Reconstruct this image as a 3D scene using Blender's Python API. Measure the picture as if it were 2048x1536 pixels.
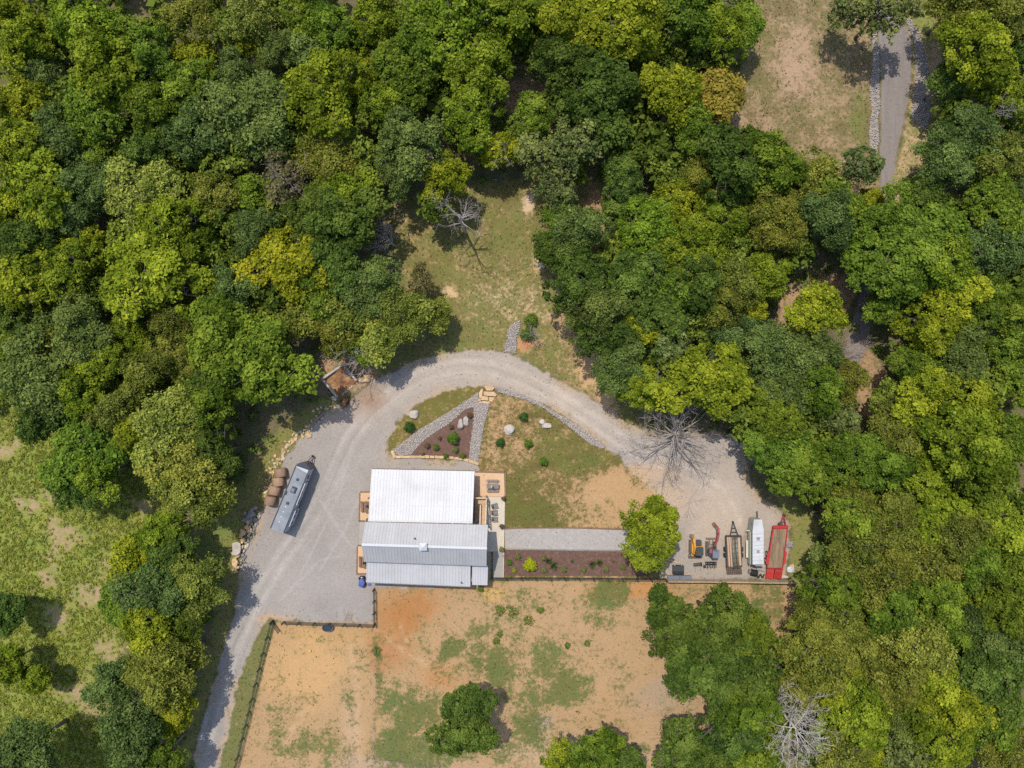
import bpy, bmesh, math, random
import numpy as np
from mathutils import Vector, Matrix

# ------------------------------------------------------------------ scene, camera, light
scene = bpy.context.scene
for o in list(bpy.data.objects):
    bpy.data.objects.remove(o, do_unlink=True)
COL = scene.collection
S, HC = 0.07, 100.0            # metres per photo pixel on the ground, flying height of the drone
R = math.radians

cam_d = bpy.data.cameras.new("camera")
cam = bpy.data.objects.new("camera", cam_d)
COL.objects.link(cam)
cam.location = (0, 0, HC)
cam.rotation_euler = (0, 0, 0)
cam_d.sensor_fit = 'HORIZONTAL'
cam_d.angle = 2 * math.atan(1024 * S / HC)
cam_d.clip_start = 1.0
cam_d.clip_end = 3000
scene.camera = cam

SUN_EL = R(66)
SHX, SHY = 0.46, -0.888        # shadows fall to the lower right
world = bpy.data.worlds.new("World")
scene.world = world
world.use_nodes = True
wn = world.node_tree
wn.nodes.clear()
sky = wn.nodes.new("ShaderNodeTexSky")
sky.sky_type = 'NISHITA'
sky.sun_disc = False
sky.sun_elevation = SUN_EL
sky.sun_rotation = math.atan2(-SHX, -SHY)
sky.altitude = 200
sky.air_density = 1.0
sky.dust_density = 1.5
bg = wn.nodes.new("ShaderNodeBackground")
bg.inputs[1].default_value = 0.15
wo = wn.nodes.new("ShaderNodeOutputWorld")
wn.links.new(sky.outputs[0], bg.inputs[0])
wn.links.new(bg.outputs[0], wo.inputs[0])

sun_d = bpy.data.lights.new("sun", 'SUN')
sun_d.energy = 2.75
sun_d.angle = R(0.6)
sun_d.color = (1.0, 0.945, 0.85)
sun = bpy.data.objects.new("sun", sun_d)
COL.objects.link(sun)
sun.location = (-30, 60, 130)
sdir = Vector((SHX * math.cos(SUN_EL), SHY * math.cos(SUN_EL), -math.sin(SUN_EL)))
sun.rotation_euler = sdir.to_track_quat('-Z', 'Y').to_euler()

scene.view_settings.view_transform = 'Standard'
scene.view_settings.look = 'None'
scene.view_settings.gamma = 1.0
scene.view_settings.exposure = 0.45
scene.view_settings.use_curve_mapping = False
scene.render.engine = 'CYCLES'
scene.cycles.max_bounces = 4
scene.cycles.diffuse_bounces = 2
scene.cycles.glossy_bounces = 2
scene.cycles.transmission_bounces = 2
scene.cycles.use_denoising = False

# ------------------------------------------------------------------ helpers
rng = np.random.default_rng(7)
random.seed(7)

def W(px, py, z=0.0):
    """real place of a point seen at photo pixel (px, py) that is z metres above the ground"""
    k = S * (1 - z / HC)
    return Vector(((px - 1024) * k, (768 - py) * k, z))

def tag(o, label=None, cat=None, group=None, kind=None):
    if label: o["label"] = label
    if cat: o["category"] = cat
    if group: o["group"] = group
    if kind: o["kind"] = kind
    return o

def empty(name, loc, label=None, cat=None, group=None, rz=0.0):
    e = bpy.data.objects.new(name, None)
    e.empty_display_size = 0.2
    e.location = loc
    e.rotation_euler = (0, 0, rz)
    COL.objects.link(e)
    return tag(e, label, cat, group)

class MB:
    def __init__(self):
        self.v, self.f = [], []
    def add(self, vs, fs):
        n = len(self.v)
        self.v += [tuple(p) for p in vs]
        self.f += [tuple(i + n for i in q) for q in fs]
        return self
    def box(self, c, s, rz=0.0, rx=0.0, ry=0.0):
        m = Matrix.Translation(c) @ Matrix.Rotation(rz, 4, 'Z') @ Matrix.Rotation(ry, 4, 'Y') @ Matrix.Rotation(rx, 4, 'X')
        vs = [m @ Vector((x * s[0] / 2, y * s[1] / 2, z * s[2] / 2)) for x in (-1, 1) for y in (-1, 1) for z in (-1, 1)]
        return self.add(vs, [(0, 1, 3, 2), (4, 6, 7, 5), (0, 4, 5, 1), (2, 3, 7, 6), (0, 2, 6, 4), (1, 5, 7, 3)])
    def bar(self, p0, p1, w, h, up=(0, 0, 1)):
        p0, p1 = Vector(p0), Vector(p1)
        d = (p1 - p0).normalized()
        u = Vector(up)
        if abs(d.dot(u)) > 0.98: u = Vector((0, 1, 0))
        s = d.cross(u).normalized()
        u = s.cross(d).normalized()
        vs = []
        for p in (p0, p1):
            for a, b in ((-1, -1), (1, -1), (1, 1), (-1, 1)):
                vs.append(p + s * (a * w / 2) + u * (b * h / 2))
        return self.add(vs, [(0, 3, 2, 1), (4, 5, 6, 7), (0, 1, 5, 4), (1, 2, 6, 5), (2, 3, 7, 6), (3, 0, 4, 7)])
    def tube(self, pts, rad, n=8, cap=True):
        pts = [Vector(p) for p in pts]
        base = len(self.v)
        prev = None
        for i, p in enumerate(pts):
            d = (pts[min(i + 1, len(pts) - 1)] - pts[max(i - 1, 0)])
            d = d.normalized() if d.length > 1e-9 else Vector((0, 0, 1))
            if prev is None:
                a = Vector((0, 0, 1)) if abs(d.z) < 0.9 else Vector((1, 0, 0))
                s = d.cross(a).normalized()
            else:
                s = (prev - d * prev.dot(d))
                s = s.normalized() if s.length > 1e-6 else d.orthogonal().normalized()
            prev = s
            t = d.cross(s)
            r = rad[i] if hasattr(rad, '__len__') else rad
            for k in range(n):
                a = 2 * math.pi * k / n
                self.v.append(tuple(p + s * (r * math.cos(a)) + t * (r * math.sin(a))))
        for i in range(len(pts) - 1):
            for k in range(n):
                a, b = base + i * n + k, base + i * n + (k + 1) % n
                self.f.append((a, b, b + n, a + n))
        if cap:
            self.f.append(tuple(base + k for k in range(n))[::-1])
            self.f.append(tuple(base + (len(pts) - 1) * n + k for k in range(n)))
        return self
    def prism(self, pts, z0, z1):
        """upright prism over a plan outline; z0, z1 numbers or lists"""
        n = len(pts)
        a = sum(pts[i][0] * pts[(i + 1) % n][1] - pts[(i + 1) % n][0] * pts[i][1] for i in range(n))
        if a < 0: pts = list(pts)[::-1]
        vs = [(p[0], p[1], z0) for p in pts] + [(p[0], p[1], z1) for p in pts]
        fs = [tuple(range(n))[::-1], tuple(range(n, 2 * n))] + [(i, (i + 1) % n, n + (i + 1) % n, n + i) for i in range(n)]
        return self.add(vs, fs)
    def slab(self, pts, t):
        """slab of thickness t (downwards) under a polygon of 3-D points"""
        n = len(pts)
        pts = [Vector(p) for p in pts]
        nor = (pts[1] - pts[0]).cross(pts[-1] - pts[0])
        if nor.z < 0: pts = pts[::-1]
        vs = pts + [p - Vector((0, 0, t)) for p in pts]
        fs = [tuple(range(n)), tuple(range(n, 2 * n))[::-1]] + [(i, n + i, n + (i + 1) % n, (i + 1) % n) for i in range(n)]
        return self.add(vs, fs)
    def lathe(self, c, prof, n=16):
        c = Vector(c)
        base = len(self.v)
        for r, z in prof:
            for k in range(n):
                a = 2 * math.pi * k / n
                self.v.append((c.x + r * math.cos(a), c.y + r * math.sin(a), c.z + z))
        for i in range(len(prof) - 1):
            for k in range(n):
                a, b = base + i * n + k, base + i * n + (k + 1) % n
                self.f.append((a, b, b + n, a + n))
        self.f.append(tuple(base + k for k in range(n))[::-1])
        self.f.append(tuple(base + (len(prof) - 1) * n + k for k in range(n)))
        return self
    def mesh(self, name, off=(0, 0, 0), smooth=False):
        me = bpy.data.meshes.new(name)
        ox, oy, oz = off
        me.from_pydata([(x - ox, y - oy, z - oz) for x, y, z in self.v], [], self.f)
        if smooth:
            me.polygons.foreach_set("use_smooth", [True] * len(me.polygons))
        me.update()
        return me
    def build(self, name, mat, parent=None, smooth=False, off=None):
        """world-space geometry; under an unrotated parent it is shifted to the parent's frame"""
        if off is None:
            off = (0, 0, 0)
            p = parent
            while p is not None:
                off = tuple(a + b for a, b in zip(off, p.location)); p = p.parent
        o = bpy.data.objects.new(name, self.mesh(name, off, smooth))
        o.data.materials.append(mat)
        COL.objects.link(o)
        if parent: o.parent = parent
        return o

def np_mesh(name, co, quads, mat, attrs=None, smooth=False):
    me = bpy.data.meshes.new(name)
    nv, (nf, k) = len(co), quads.shape
    me.vertices.add(nv)
    me.vertices.foreach_set("co", np.ascontiguousarray(co, dtype=np.float32).ravel())
    me.loops.add(nf * k)
    me.loops.foreach_set("vertex_index", np.ascontiguousarray(quads, dtype=np.int32).ravel())
    me.polygons.add(nf)
    me.polygons.foreach_set("loop_start", np.arange(nf, dtype=np.int32) * k)
    if smooth:
        me.polygons.foreach_set("use_smooth", np.ones(nf, dtype=bool))
    for an, (typ, dat) in (attrs or {}).items():
        a = me.attributes.new(an, typ, 'POINT')
        key = "color" if typ == 'FLOAT_COLOR' else "value"
        a.data.foreach_set(key, np.ascontiguousarray(dat, dtype=np.float32).ravel())
    me.update(calc_edges=True)
    me.validate()
    me.materials.append(mat)
    return me

def link(name, me, parent=None, loc=(0, 0, 0)):
    o = bpy.data.objects.new(name, me)
    COL.objects.link(o)
    o.location = loc
    if parent: o.parent = parent
    return o

def copy_tree(o, parent=None):
    c = o.copy()
    COL.objects.link(c)
    c.parent = parent
    for ch in list(o.children):
        copy_tree(ch, c)
    return c

# ------------------------------------------------------------------ materials
def new_mat(name):
    m = bpy.data.materials.new(name)
    m.use_nodes = True
    nt = m.node_tree
    b = nt.nodes["Principled BSDF"]
    return m, nt, b

def mat(name, col, rough=0.8, metal=0.0, var=0.18, scale=3.0, bump=0.0, spec=0.3, stretch=None, grime=None):
    m, nt, b = new_mat(name)
    b.inputs["Roughness"].default_value = rough
    b.inputs["Metallic"].default_value = metal
    b.inputs["Specular IOR Level"].default_value = spec
    tc = nt.nodes.new("ShaderNodeTexCoord")
    mp = nt.nodes.new("ShaderNodeMapping")
    if stretch: mp.inputs["Scale"].default_value = stretch
    nt.links.new(tc.outputs["Object"], mp.inputs[0])
    nz = nt.nodes.new("ShaderNodeTexNoise")
    nz.inputs["Scale"].default_value = scale
    nz.inputs["Detail"].default_value = 6
    nz.inputs["Roughness"].default_value = 0.65
    nt.links.new(mp.outputs[0], nz.inputs["Vector"])
    oi = nt.nodes.new("ShaderNodeObjectInfo")
    mr = nt.nodes.new("ShaderNodeMapRange")
    mr.inputs[1].default_value, mr.inputs[2].default_value = 0.25, 0.75
    mr.inputs[3].default_value, mr.inputs[4].default_value = 1 - var, 1 + var
    nt.links.new(nz.outputs["Fac"], mr.inputs[0])
    mr2 = nt.nodes.new("ShaderNodeMapRange")
    mr2.inputs[3].default_value, mr2.inputs[4].default_value = 1 - var * 0.5, 1 + var * 0.5
    nt.links.new(oi.outputs["Random"], mr2.inputs[0])
    mu = nt.nodes.new("ShaderNodeMath"); mu.operation = 'MULTIPLY'
    nt.links.new(mr.outputs[0], mu.inputs[0]); nt.links.new(mr2.outputs[0], mu.inputs[1])
    vm = nt.nodes.new("ShaderNodeVectorMath"); vm.operation = 'SCALE'
    vm.inputs[0].default_value = col[:3]
    nt.links.new(mu.outputs[0], vm.inputs["Scale"])
    out = vm.outputs[0]
    if grime:
        g = nt.nodes.new("ShaderNodeTexNoise"); g.inputs["Scale"].default_value = scale * 0.35; g.inputs["Detail"].default_value = 8
        nt.links.new(mp.outputs[0], g.inputs["Vector"])
        gr = nt.nodes.new("ShaderNodeMapRange"); gr.inputs[1].default_value, gr.inputs[2].default_value = 0.5, 0.72
        nt.links.new(g.outputs["Fac"], gr.inputs[0])
        mx = nt.nodes.new("ShaderNodeMix"); mx.data_type = 'RGBA'
        nt.links.new(gr.outputs[0], mx.inputs[0]); nt.links.new(out, mx.inputs[6])
        mx.inputs[7].default_value = (*grime, 1)
        out = mx.outputs[2]
    nt.links.new(out, b.inputs["Base Color"])
    if bump:
        bp = nt.nodes.new("ShaderNodeBump"); bp.inputs["Strength"].default_value = bump; bp.inputs["Distance"].default_value = 0.05
        nt.links.new(nz.outputs["Fac"], bp.inputs["Height"]); nt.links.new(bp.outputs[0], b.inputs["Normal"])
    return m

def leaf_mat(name, trans=0.3):
    m, nt, b = new_mat(name)
    nt.nodes.remove(b)
    out = nt.nodes["Material Output"]
    oi = nt.nodes.new("ShaderNodeObjectInfo")
    at = nt.nodes.new("ShaderNodeAttribute"); at.attribute_name = "tint"
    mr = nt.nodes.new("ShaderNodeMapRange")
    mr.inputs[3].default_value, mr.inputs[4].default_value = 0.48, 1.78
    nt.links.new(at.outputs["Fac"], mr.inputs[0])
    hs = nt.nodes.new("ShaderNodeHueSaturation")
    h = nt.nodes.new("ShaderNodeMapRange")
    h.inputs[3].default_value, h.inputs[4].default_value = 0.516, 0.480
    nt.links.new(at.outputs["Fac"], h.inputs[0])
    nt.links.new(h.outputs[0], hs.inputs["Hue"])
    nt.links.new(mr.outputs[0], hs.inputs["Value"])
    nt.links.new(oi.outputs["Color"], hs.inputs["Color"])
    d = nt.nodes.new("ShaderNodeBsdfDiffuse")
    t = nt.nodes.new("ShaderNodeBsdfTranslucent")
    nt.links.new(hs.outputs[0], d.inputs["Color"])
    mx = nt.nodes.new("ShaderNodeMixShader"); mx.inputs[0].default_value = trans
    nt.links.new(hs.outputs[0], t.inputs[0])
    nt.links.new(d.outputs[0], mx.inputs[1]); nt.links.new(t.outputs[0], mx.inputs[2])
    nt.links.new(mx.outputs[0], out.inputs[0])
    return m

M = {}
M['leaf'] = leaf_mat("leaf", 0.26)
M['bark'] = mat("bark", (0.20, 0.17, 0.14), 0.95, var=0.3, scale=4, bump=0.4)
M['dead'] = mat("dead_wood", (0.37, 0.32, 0.275), 0.9, var=0.3, scale=3)
M['dead_pale'] = mat("dead_wood_bleached", (0.46, 0.41, 0.36), 0.9, var=0.25, scale=3)
M['dead_pink'] = mat("dead_wood_brown", (0.32, 0.24, 0.20), 0.9, var=0.3, scale=3)
M['white_roof'] = mat("white_painted_metal", (0.555, 0.545, 0.53), 0.6, var=0.05, scale=0.8, grime=(0.505, 0.485, 0.46), spec=0.25)
M['grey_roof'] = mat("galvanised_metal", (0.415, 0.402, 0.39), 0.55, 0.0, var=0.06, scale=0.9, spec=0.4, grime=(0.365, 0.36, 0.355))
M['grey_roof_b'] = mat("galvanised_metal_pale", (0.50, 0.485, 0.47), 0.55, 0.0, var=0.05, scale=0.9, spec=0.4, grime=(0.46, 0.445, 0.43))
M['ridge'] = mat("ridge_metal", (0.54, 0.54, 0.54), 0.4, 0.1, var=0.04)
M['siding'] = mat("tan_siding", (0.42, 0.36, 0.29), 0.8, var=0.1)
M['trim'] = mat("dark_trim", (0.11, 0.075, 0.055), 0.7, var=0.2)
M['glass'] = mat("window_glass", (0.03, 0.04, 0.05), 0.08, var=0.05, spec=0.7)
M['wood'] = mat("fresh_timber", (0.50, 0.33, 0.19), 0.8, var=0.18, scale=2.5, stretch=(1, 6, 6), bump=0.2)
M['wood_pale'] = mat("pale_timber", (0.56, 0.45, 0.33), 0.8, var=0.15, scale=2.5)
M['wood_dark'] = mat("weathered_brown_timber", (0.21, 0.125, 0.08), 0.9, var=0.3, scale=2.5, bump=0.3)
M['wood_grey'] = mat("weathered_grey_timber", (0.23, 0.20, 0.175), 0.9, var=0.28, scale=4, bump=0.3)
M['black_wood'] = mat("black_painted_timber", (0.035, 0.033, 0.03), 0.75, var=0.35, scale=3, grime=(0.10, 0.085, 0.06))
M['tan_wood'] = mat("tan_fence_timber", (0.34, 0.26, 0.17), 0.85, var=0.25, scale=3)
M['concrete'] = mat("concrete", (0.53, 0.46, 0.36), 0.9, var=0.10, scale=1.2, bump=0.15)
M['concrete_grey'] = mat("grey_concrete", (0.33, 0.30, 0.26), 0.9, var=0.12, scale=1.4, bump=0.15)
M['block'] = mat("concrete_block", (0.44, 0.39, 0.33), 0.9, var=0.15, scale=3, bump=0.3)
M['peagravel'] = mat("pea_gravel", (0.56, 0.37, 0.22), 0.95, var=0.22, scale=9, bump=0.5)
M['walk'] = mat("walk_gravel", (0.36, 0.325, 0.29), 0.95, var=0.2, scale=5, bump=0.5, grime=(0.40, 0.36, 0.31))
M['mulch'] = mat("bark_mulch", (0.145, 0.083, 0.062), 1.0, var=0.35, scale=6, bump=0.9, grime=(0.19, 0.105, 0.072))
M['limestone'] = mat("limestone", (0.52, 0.45, 0.37), 0.9, var=0.2, scale=2.2, bump=0.6, grime=(0.40, 0.33, 0.26))
M['boulder'] = mat("pale_boulder", (0.44, 0.385, 0.33), 0.9, var=0.2, scale=1.8, bump=0.8, grime=(0.33, 0.265, 0.21))
M['sandstone'] = mat("sandstone", (0.56, 0.38, 0.21), 0.9, var=0.25, scale=2.2, bump=0.6, grime=(0.42, 0.27, 0.14))
M['greystone'] = mat("grey_rock", (0.26, 0.23, 0.21), 0.9, var=0.3, scale=2.2, bump=0.6)
M['river'] = mat("river_rock", (0.43, 0.39, 0.365), 0.9, var=0.2, scale=1.3)
M['river_base'] = mat("rock_bed", (0.33, 0.285, 0.245), 0.95, var=0.25, scale=9)
M['compost'] = mat("compost", (0.25, 0.125, 0.06), 1.0, var=0.5, scale=2.0, bump=1.0, grime=(0.42, 0.25, 0.12))
M['rv_roof'] = mat("membrane_roof", (0.225, 0.243, 0.262), 0.5, var=0.16, scale=1.6, bump=0.35, spec=0.35, grime=(0.29, 0.31, 0.325))
M['rv_body'] = mat("trailer_fibreglass", (0.46, 0.46, 0.47), 0.4, var=0.06)
M['rv_dark'] = mat("dark_fibreglass", (0.05, 0.056, 0.075), 0.35, var=0.12)
M['black'] = mat("black_plastic", (0.022, 0.023, 0.026), 0.5, var=0.3)
M['rubber'] = mat("rubber", (0.03, 0.029, 0.028), 0.85, var=0.3, scale=6)
M['track'] = mat("dusty_rubber_track", (0.115, 0.095, 0.085), 0.9, var=0.25, scale=6)
M['steel'] = mat("worn_steel", (0.21, 0.165, 0.145), 0.55, 0.3, var=0.3, scale=3)
M['dkgrey'] = mat("dark_grey_paint", (0.052, 0.056, 0.06), 0.55, var=0.2)
M['yellow'] = mat("yellow_paint", (0.62, 0.29, 0.035), 0.5, var=0.15, grime=(0.42, 0.21, 0.05))
M['cabglass'] = mat("cab_roof_dark", (0.055, 0.062, 0.05), 0.35, var=0.25)
M['red'] = mat("red_paint", (0.43, 0.03, 0.027), 0.55, var=0.3, scale=5, grime=(0.25, 0.06, 0.045))
M['red_faded'] = mat("faded_red_paint", (0.33, 0.085, 0.075), 0.6, var=0.2)
M['canopy'] = mat("blue_grey_canopy", (0.15, 0.165, 0.20), 0.5, var=0.1)
M['deck'] = mat("trailer_deck_boards", (0.26, 0.185, 0.115), 0.9, var=0.35, scale=1.6, stretch=(5, 0.7, 1), bump=0.3, grime=(0.14, 0.105, 0.075))
M['lumber'] = mat("sawn_lumber", (0.44, 0.29, 0.19), 0.85, var=0.2, scale=2, stretch=(5, 0.6, 1))
M['greenpipe'] = mat("green_steel", (0.15, 0.175, 0.145), 0.5, 0.1, var=0.15)
M['greendark'] = mat("dark_green_steel", (0.03, 0.065, 0.05), 0.5, var=0.15)
M['white'] = mat("white_panel", (0.50, 0.50, 0.51), 0.5, var=0.08, scale=1.6, grime=(0.42, 0.41, 0.40))
M['cream'] = mat("cream_panel", (0.50, 0.49, 0.37), 0.6, var=0.12)
M['sage'] = mat("weathered_sage_panel", (0.27, 0.29, 0.25), 0.6, var=0.15)
M['hay'] = mat("hay_bale", (0.31, 0.20, 0.13), 0.95, var=0.35, scale=3, stretch=(0.6, 7, 7), bump=0.6, grime=(0.20, 0.13, 0.10))
M['blue'] = mat("blue_tarp", (0.09, 0.13, 0.38), 0.5, var=0.4, scale=4, grime=(0.25, 0.27, 0.42))
M['rust'] = mat("rusty_load", (0.30, 0.14, 0.05), 0.95, var=0.4, scale=4, bump=0.8)
M['umbrella'] = mat("cream_cloth", (0.66, 0.61, 0.52), 0.85, var=0.08)
M['terracotta'] = mat("clay_pot", (0.16, 0.11, 0.085), 0.8, var=0.2)
M['cardboard'] = mat("cardboard", (0.48, 0.38, 0.27), 0.9, var=0.15)
M['grey_tarp'] = mat("grey_tarp", (0.30, 0.27, 0.27), 0.7, var=0.3, scale=4, bump=0.8)
M['ball'] = mat("yellow_ball", (0.60, 0.48, 0.15), 0.6, var=0.1)
# ------------------------------------------------------------------ ground: one fine sheet cut into its zones
PERM = rng.random((512, 512)).astype(np.float32)
def vnoise(x, y, seed=0):
    x = x + seed * 37.31; y = y + seed * 17.77
    xi, yi = np.floor(x).astype(np.int64), np.floor(y).astype(np.int64)
    fx, fy = (x - xi), (y - yi)
    fx = fx * fx * (3 - 2 * fx); fy = fy * fy * (3 - 2 * fy)
    g = lambda a, b: PERM[a & 511, b & 511]
    return (g(xi, yi) * (1 - fx) + g(xi + 1, yi) * fx) * (1 - fy) + (g(xi, yi + 1) * (1 - fx) + g(xi + 1, yi + 1) * fx) * fy
def fbm(x, y, seed=0, oct=4):
    s, a, t = 0, 0.5, 0
    for i in range(oct):
        s = s + a * vnoise(x * 2 ** i, y * 2 ** i, seed + i); t += a; a *= 0.55
    return s / t

STEP = 3.1
gx = np.arange(-40, 2090, STEP); gy = np.arange(-40, 1578, STEP)
PX, PY = np.meshgrid(gx, gy)
NY, NX = PX.shape

def sdf(poly, X=None, Y=None):
    X = PX if X is None else X; Y = PY if Y is None else Y
    d = np.full(X.shape, 1e9); ins = np.zeros(X.shape, bool)
    n = len(poly)
    for i in range(n):
        x0, y0 = poly[i]; x1, y1 = poly[(i + 1) % n]
        ex, ey = x1 - x0, y1 - y0
        t = np.clip(((X - x0) * ex + (Y - y0) * ey) / (ex * ex + ey * ey + 1e-9), 0, 1)
        d = np.minimum(d, (X - x0 - t * ex) ** 2 + (Y - y0 - t * ey) ** 2)
        c = ((y0 > Y) != (y1 > Y)) & (X < (x1 - x0) * (Y - y0) / ((y1 - y0) + 1e-12) + x0)
        ins ^= c
    d = np.sqrt(d)
    return np.where(ins, d, -d)
def sst(a, b, x):
    t = np.clip((x - a) / (b - a), 0, 1)
    return t * t * (3 - 2 * t)
def line_d(pts):
    """distance to, and running length along, a polyline in photo pixels"""
    best = np.full(PX.shape, 1e9); run = np.zeros(PX.shape); side = np.zeros(PX.shape); L = 0
    for (x0, y0), (x1, y1) in zip(pts[:-1], pts[1:]):
        ex, ey = x1 - x0, y1 - y0; l = math.hypot(ex, ey)
        t = np.clip(((PX - x0) * ex + (PY - y0) * ey) / (l * l), 0, 1)
        d = np.hypot(PX - x0 - t * ex, PY - y0 - t * ey)
        sg = np.sign((PX - x0) * ey - (PY - y0) * ex)
        m = d < best
        best = np.where(m, d, best); run = np.where(m, L + t * l, run); side = np.where(m, sg * d, side); L += l
    return best, run, side

nA = fbm(PX / 60, PY / 60, 1); nB = fbm(PX / 14, PY / 14, 5); nC = fbm(PX / 170, PY / 170, 9); nD = fbm(PX / 60, PY / 60, 41); nE = fbm(PX / 14, PY / 14, 47)

P_DRIVE = [(385,1545),(400,1465),(423,1381),(450,1290),(469,1225),(480,1150),(490,1112),(506,1070),(524,1024),(542,988),(558,938),(578,905),(606,872),(640,838),(668,812),
 (700,802),(728,772),(760,756),(792,740),(822,726),(860,714),(900,706),(940,701),(990,701),(1022,708),(1052,722),(1086,742),(1122,762),(1162,784),(1202,808),(1232,832),(1255,850),(1300,862),(1360,872),
 (1425,862),(1475,872),(1490,905),(1498,960),(1518,995),(1550,1014),(1576,1042),(1577,1100),(1572,1158),(1322,1158),(1318,1100),(1330,1050),(1345,1012),(1310,985),(1272,952),(1240,915),(1210,893),
 (1180,870),(1130,834),(1090,809),(1050,794),(1010,783),(985,776),(960,770),(928,773),(890,783),(850,799),(815,824),(792,848),(776,876),(774,900),(786,914),(955,924),(957,944),(990,990),(980,1160),
 (880,1176),(750,1176),(749,1246),(620,1243),(560,1240),(540,1233),(520,1268),(500,1298),(477,1356),(462,1434),(443,1515),(438,1545)]
P_LANE = [(1735,-45),(1785,-45),(1800,15),(1814,50),(1822,90),(1823,154),(1810,232),(1794,308),(1780,403),(1778,470),(1765,540),(1748,610),(1735,690),(1700,760),(1640,830),(1560,890),(1500,930),(1490,890),(1560,840),(1640,770),(1690,700),(1712,620),(1730,540),(1752,460),(1762,393),(1760,308),(1763,164),(1758,68),(1748,20)]
P_PADDOCK = [(750,1176),(880,1174),(985,1160),(1330,1160),(1584,1164),(1600,1230),(1560,1320),(1500,1420),(1440,1480),(1380,1545),(436,1545),(476,1520),(508,1400),(546,1246),(560,1243),(749,1248)]
P_LAWN = [(956,944),(960,905),(970,830),(985,790),(1010,788),(1050,798),(1090,813),(1130,838),(1180,873),(1208,896),(1240,920),(1285,960),(1345,1012),(1330,1060),(1310,1160),(1000,1160),(976,1160),(976,1050)]
P_WEDGE = [(775,902),(777,878),(794,848),(817,824),(852,799),(892,783),(930,773),(962,771),(966,790),(880,850),(786,912)]
P_CLEAR = [(740,430),(800,400),(900,370),(1060,360),(1130,380),(1230,360),(1260,440),(1210,500),(1180,560),(1180,640),(1200,720),(1240,780),(1290,850),(1250,850),(1200,806),(1120,760),(1050,720),(1020,706),(940,700),(860,712),(790,740),(728,772),(690,740),(640,720),(700,660),(800,600),(800,520)]
P_MEADOW = [(-45,800),(90,815),(230,850),(300,930),(345,1010),(330,1090),(280,1180),(250,1290),(220,1380),(250,1450),(230,1545),(-45,1545)]
P_SIDE = [(380,1010),(430,1020),(480,960),(520,900),(580,840),(640,800),(700,790),(665,815),(606,872),(558,938),(524,1024),(490,1112),(478,1160),(455,1270),(420,1385),(385,1500),(375,1545),(350,1545),(400,1350),(430,1220),(440,1130),(390,1110)]
P_HILL = [(1480,-45),(1735,-45),(1744,20),(1752,60),(1757,165),(1755,310),(1762,400),(1650,420),(1560,330),(1420,290),(1440,180),(1500,90)]
P_HILL_R = [(1785,-45),(1880,-45),(1890,80),(1880,240),(1870,330),(1810,410),(1780,420),(1798,308),(1815,232),(1829,154),(1826,85),(1812,45)]
P_GLADES = [[(1560,590),(1600,560),(1615,640),(1590,700),(1545,690),(1550,640)],[(1700,740),(1740,700),(1775,770),(1760,830),(1715,830)],[(1050,150),(1110,180),(1100,260),(1010,230),(960,180)],[(1180,370),(1260,380),(1270,470),(1190,470)],[(1630,540),(1720,560),(1700,620),(1620,600)],[(640,700),(740,690),(760,760),(700,790),(640,760)]]
P_VERGE = [(540,1236),(552,1240),(508,1400),(478,1518),(472,1545),(440,1545),(445,1515),(464,1434),(479,1356),(502,1298),(522,1268)]

sd_drive = sdf(P_DRIVE)
soil = np.empty((NY, NX, 3)); gcol = np.empty((NY, NX, 3)); gw = np.empty((NY, NX))
soil[:] = (0.19, 0.135, 0.085); gcol[:] = (0.09, 0.115, 0.03); gw[:] = 0.5
cls = np.zeros((NY, NX), int)
ZN = ['forest_floor']
def layer(name, m, s=None, g=None, w=None):
    mm = m[..., None]
    if s is not None: soil[:] = soil * (1 - mm) + np.asarray(s) * mm
    if g is not None: gcol[:] = gcol * (1 - mm) + np.asarray(g) * mm
    if w is not None: gw[:] = gw * (1 - m) + w * m
    if name:
        if name not in ZN: ZN.append(name)
        cls[m > 0.5] = ZN.index(name)
def blob(x, y, rx, ry, a=0.0):
    c, s_ = math.cos(R(a)), math.sin(R(a))
    DX, DY = PX - x + (nA - .5) * rx * 1.5 + (nB - .5) * min(rx, 30) * .8, PY - y + (nD - .5) * ry * 1.5 + (nE - .5) * min(ry, 30) * .8
    u = (DX * c + DY * s_) / rx; v = (-DX * s_ + DY * c) / ry
    return np.exp(-(u * u + v * v) ** 1.5)

m = sst(-6, 6, sdf(P_MEADOW) + (nB - .5) * 24)
layer('meadow', m, (0.32, 0.235, 0.115), (0.195, 0.235, 0.04), 1.06 + (nA - .5) * 1.0)
for x, y, rx, ry in [(130,1070,55,40),(190,1180,60,45),(235,1125,40,30),(120,985,40,25),(60,1010,40,30),(210,1300,40,50),(110,1230,40,30),(150,1380,50,30),(20,900,30,30),(290,1010,40,30),(100,1140,25,40),(190,1420,40,30)]:
    layer(None, blob(x, y, rx, ry), (0.36, 0.25, 0.145), None, 0.42)
m = sst(-4, 4, sdf(P_SIDE) + (nB - .5) * 16)
layer('side_lawn', m, (0.34, 0.23, 0.11), (0.185, 0.185, 0.05), 0.78)
layer(None, blob(425, 1075, 45, 50), None, (0.15, 0.185, 0.045), 0.95)
m = sst(-5, 5, sdf(P_CLEAR) + (nB - .5) * 22)
layer('clearing', m, (0.41, 0.27, 0.135), (0.150, 0.148, 0.04), 0.82 + (nA - .5) * 0.5)
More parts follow.
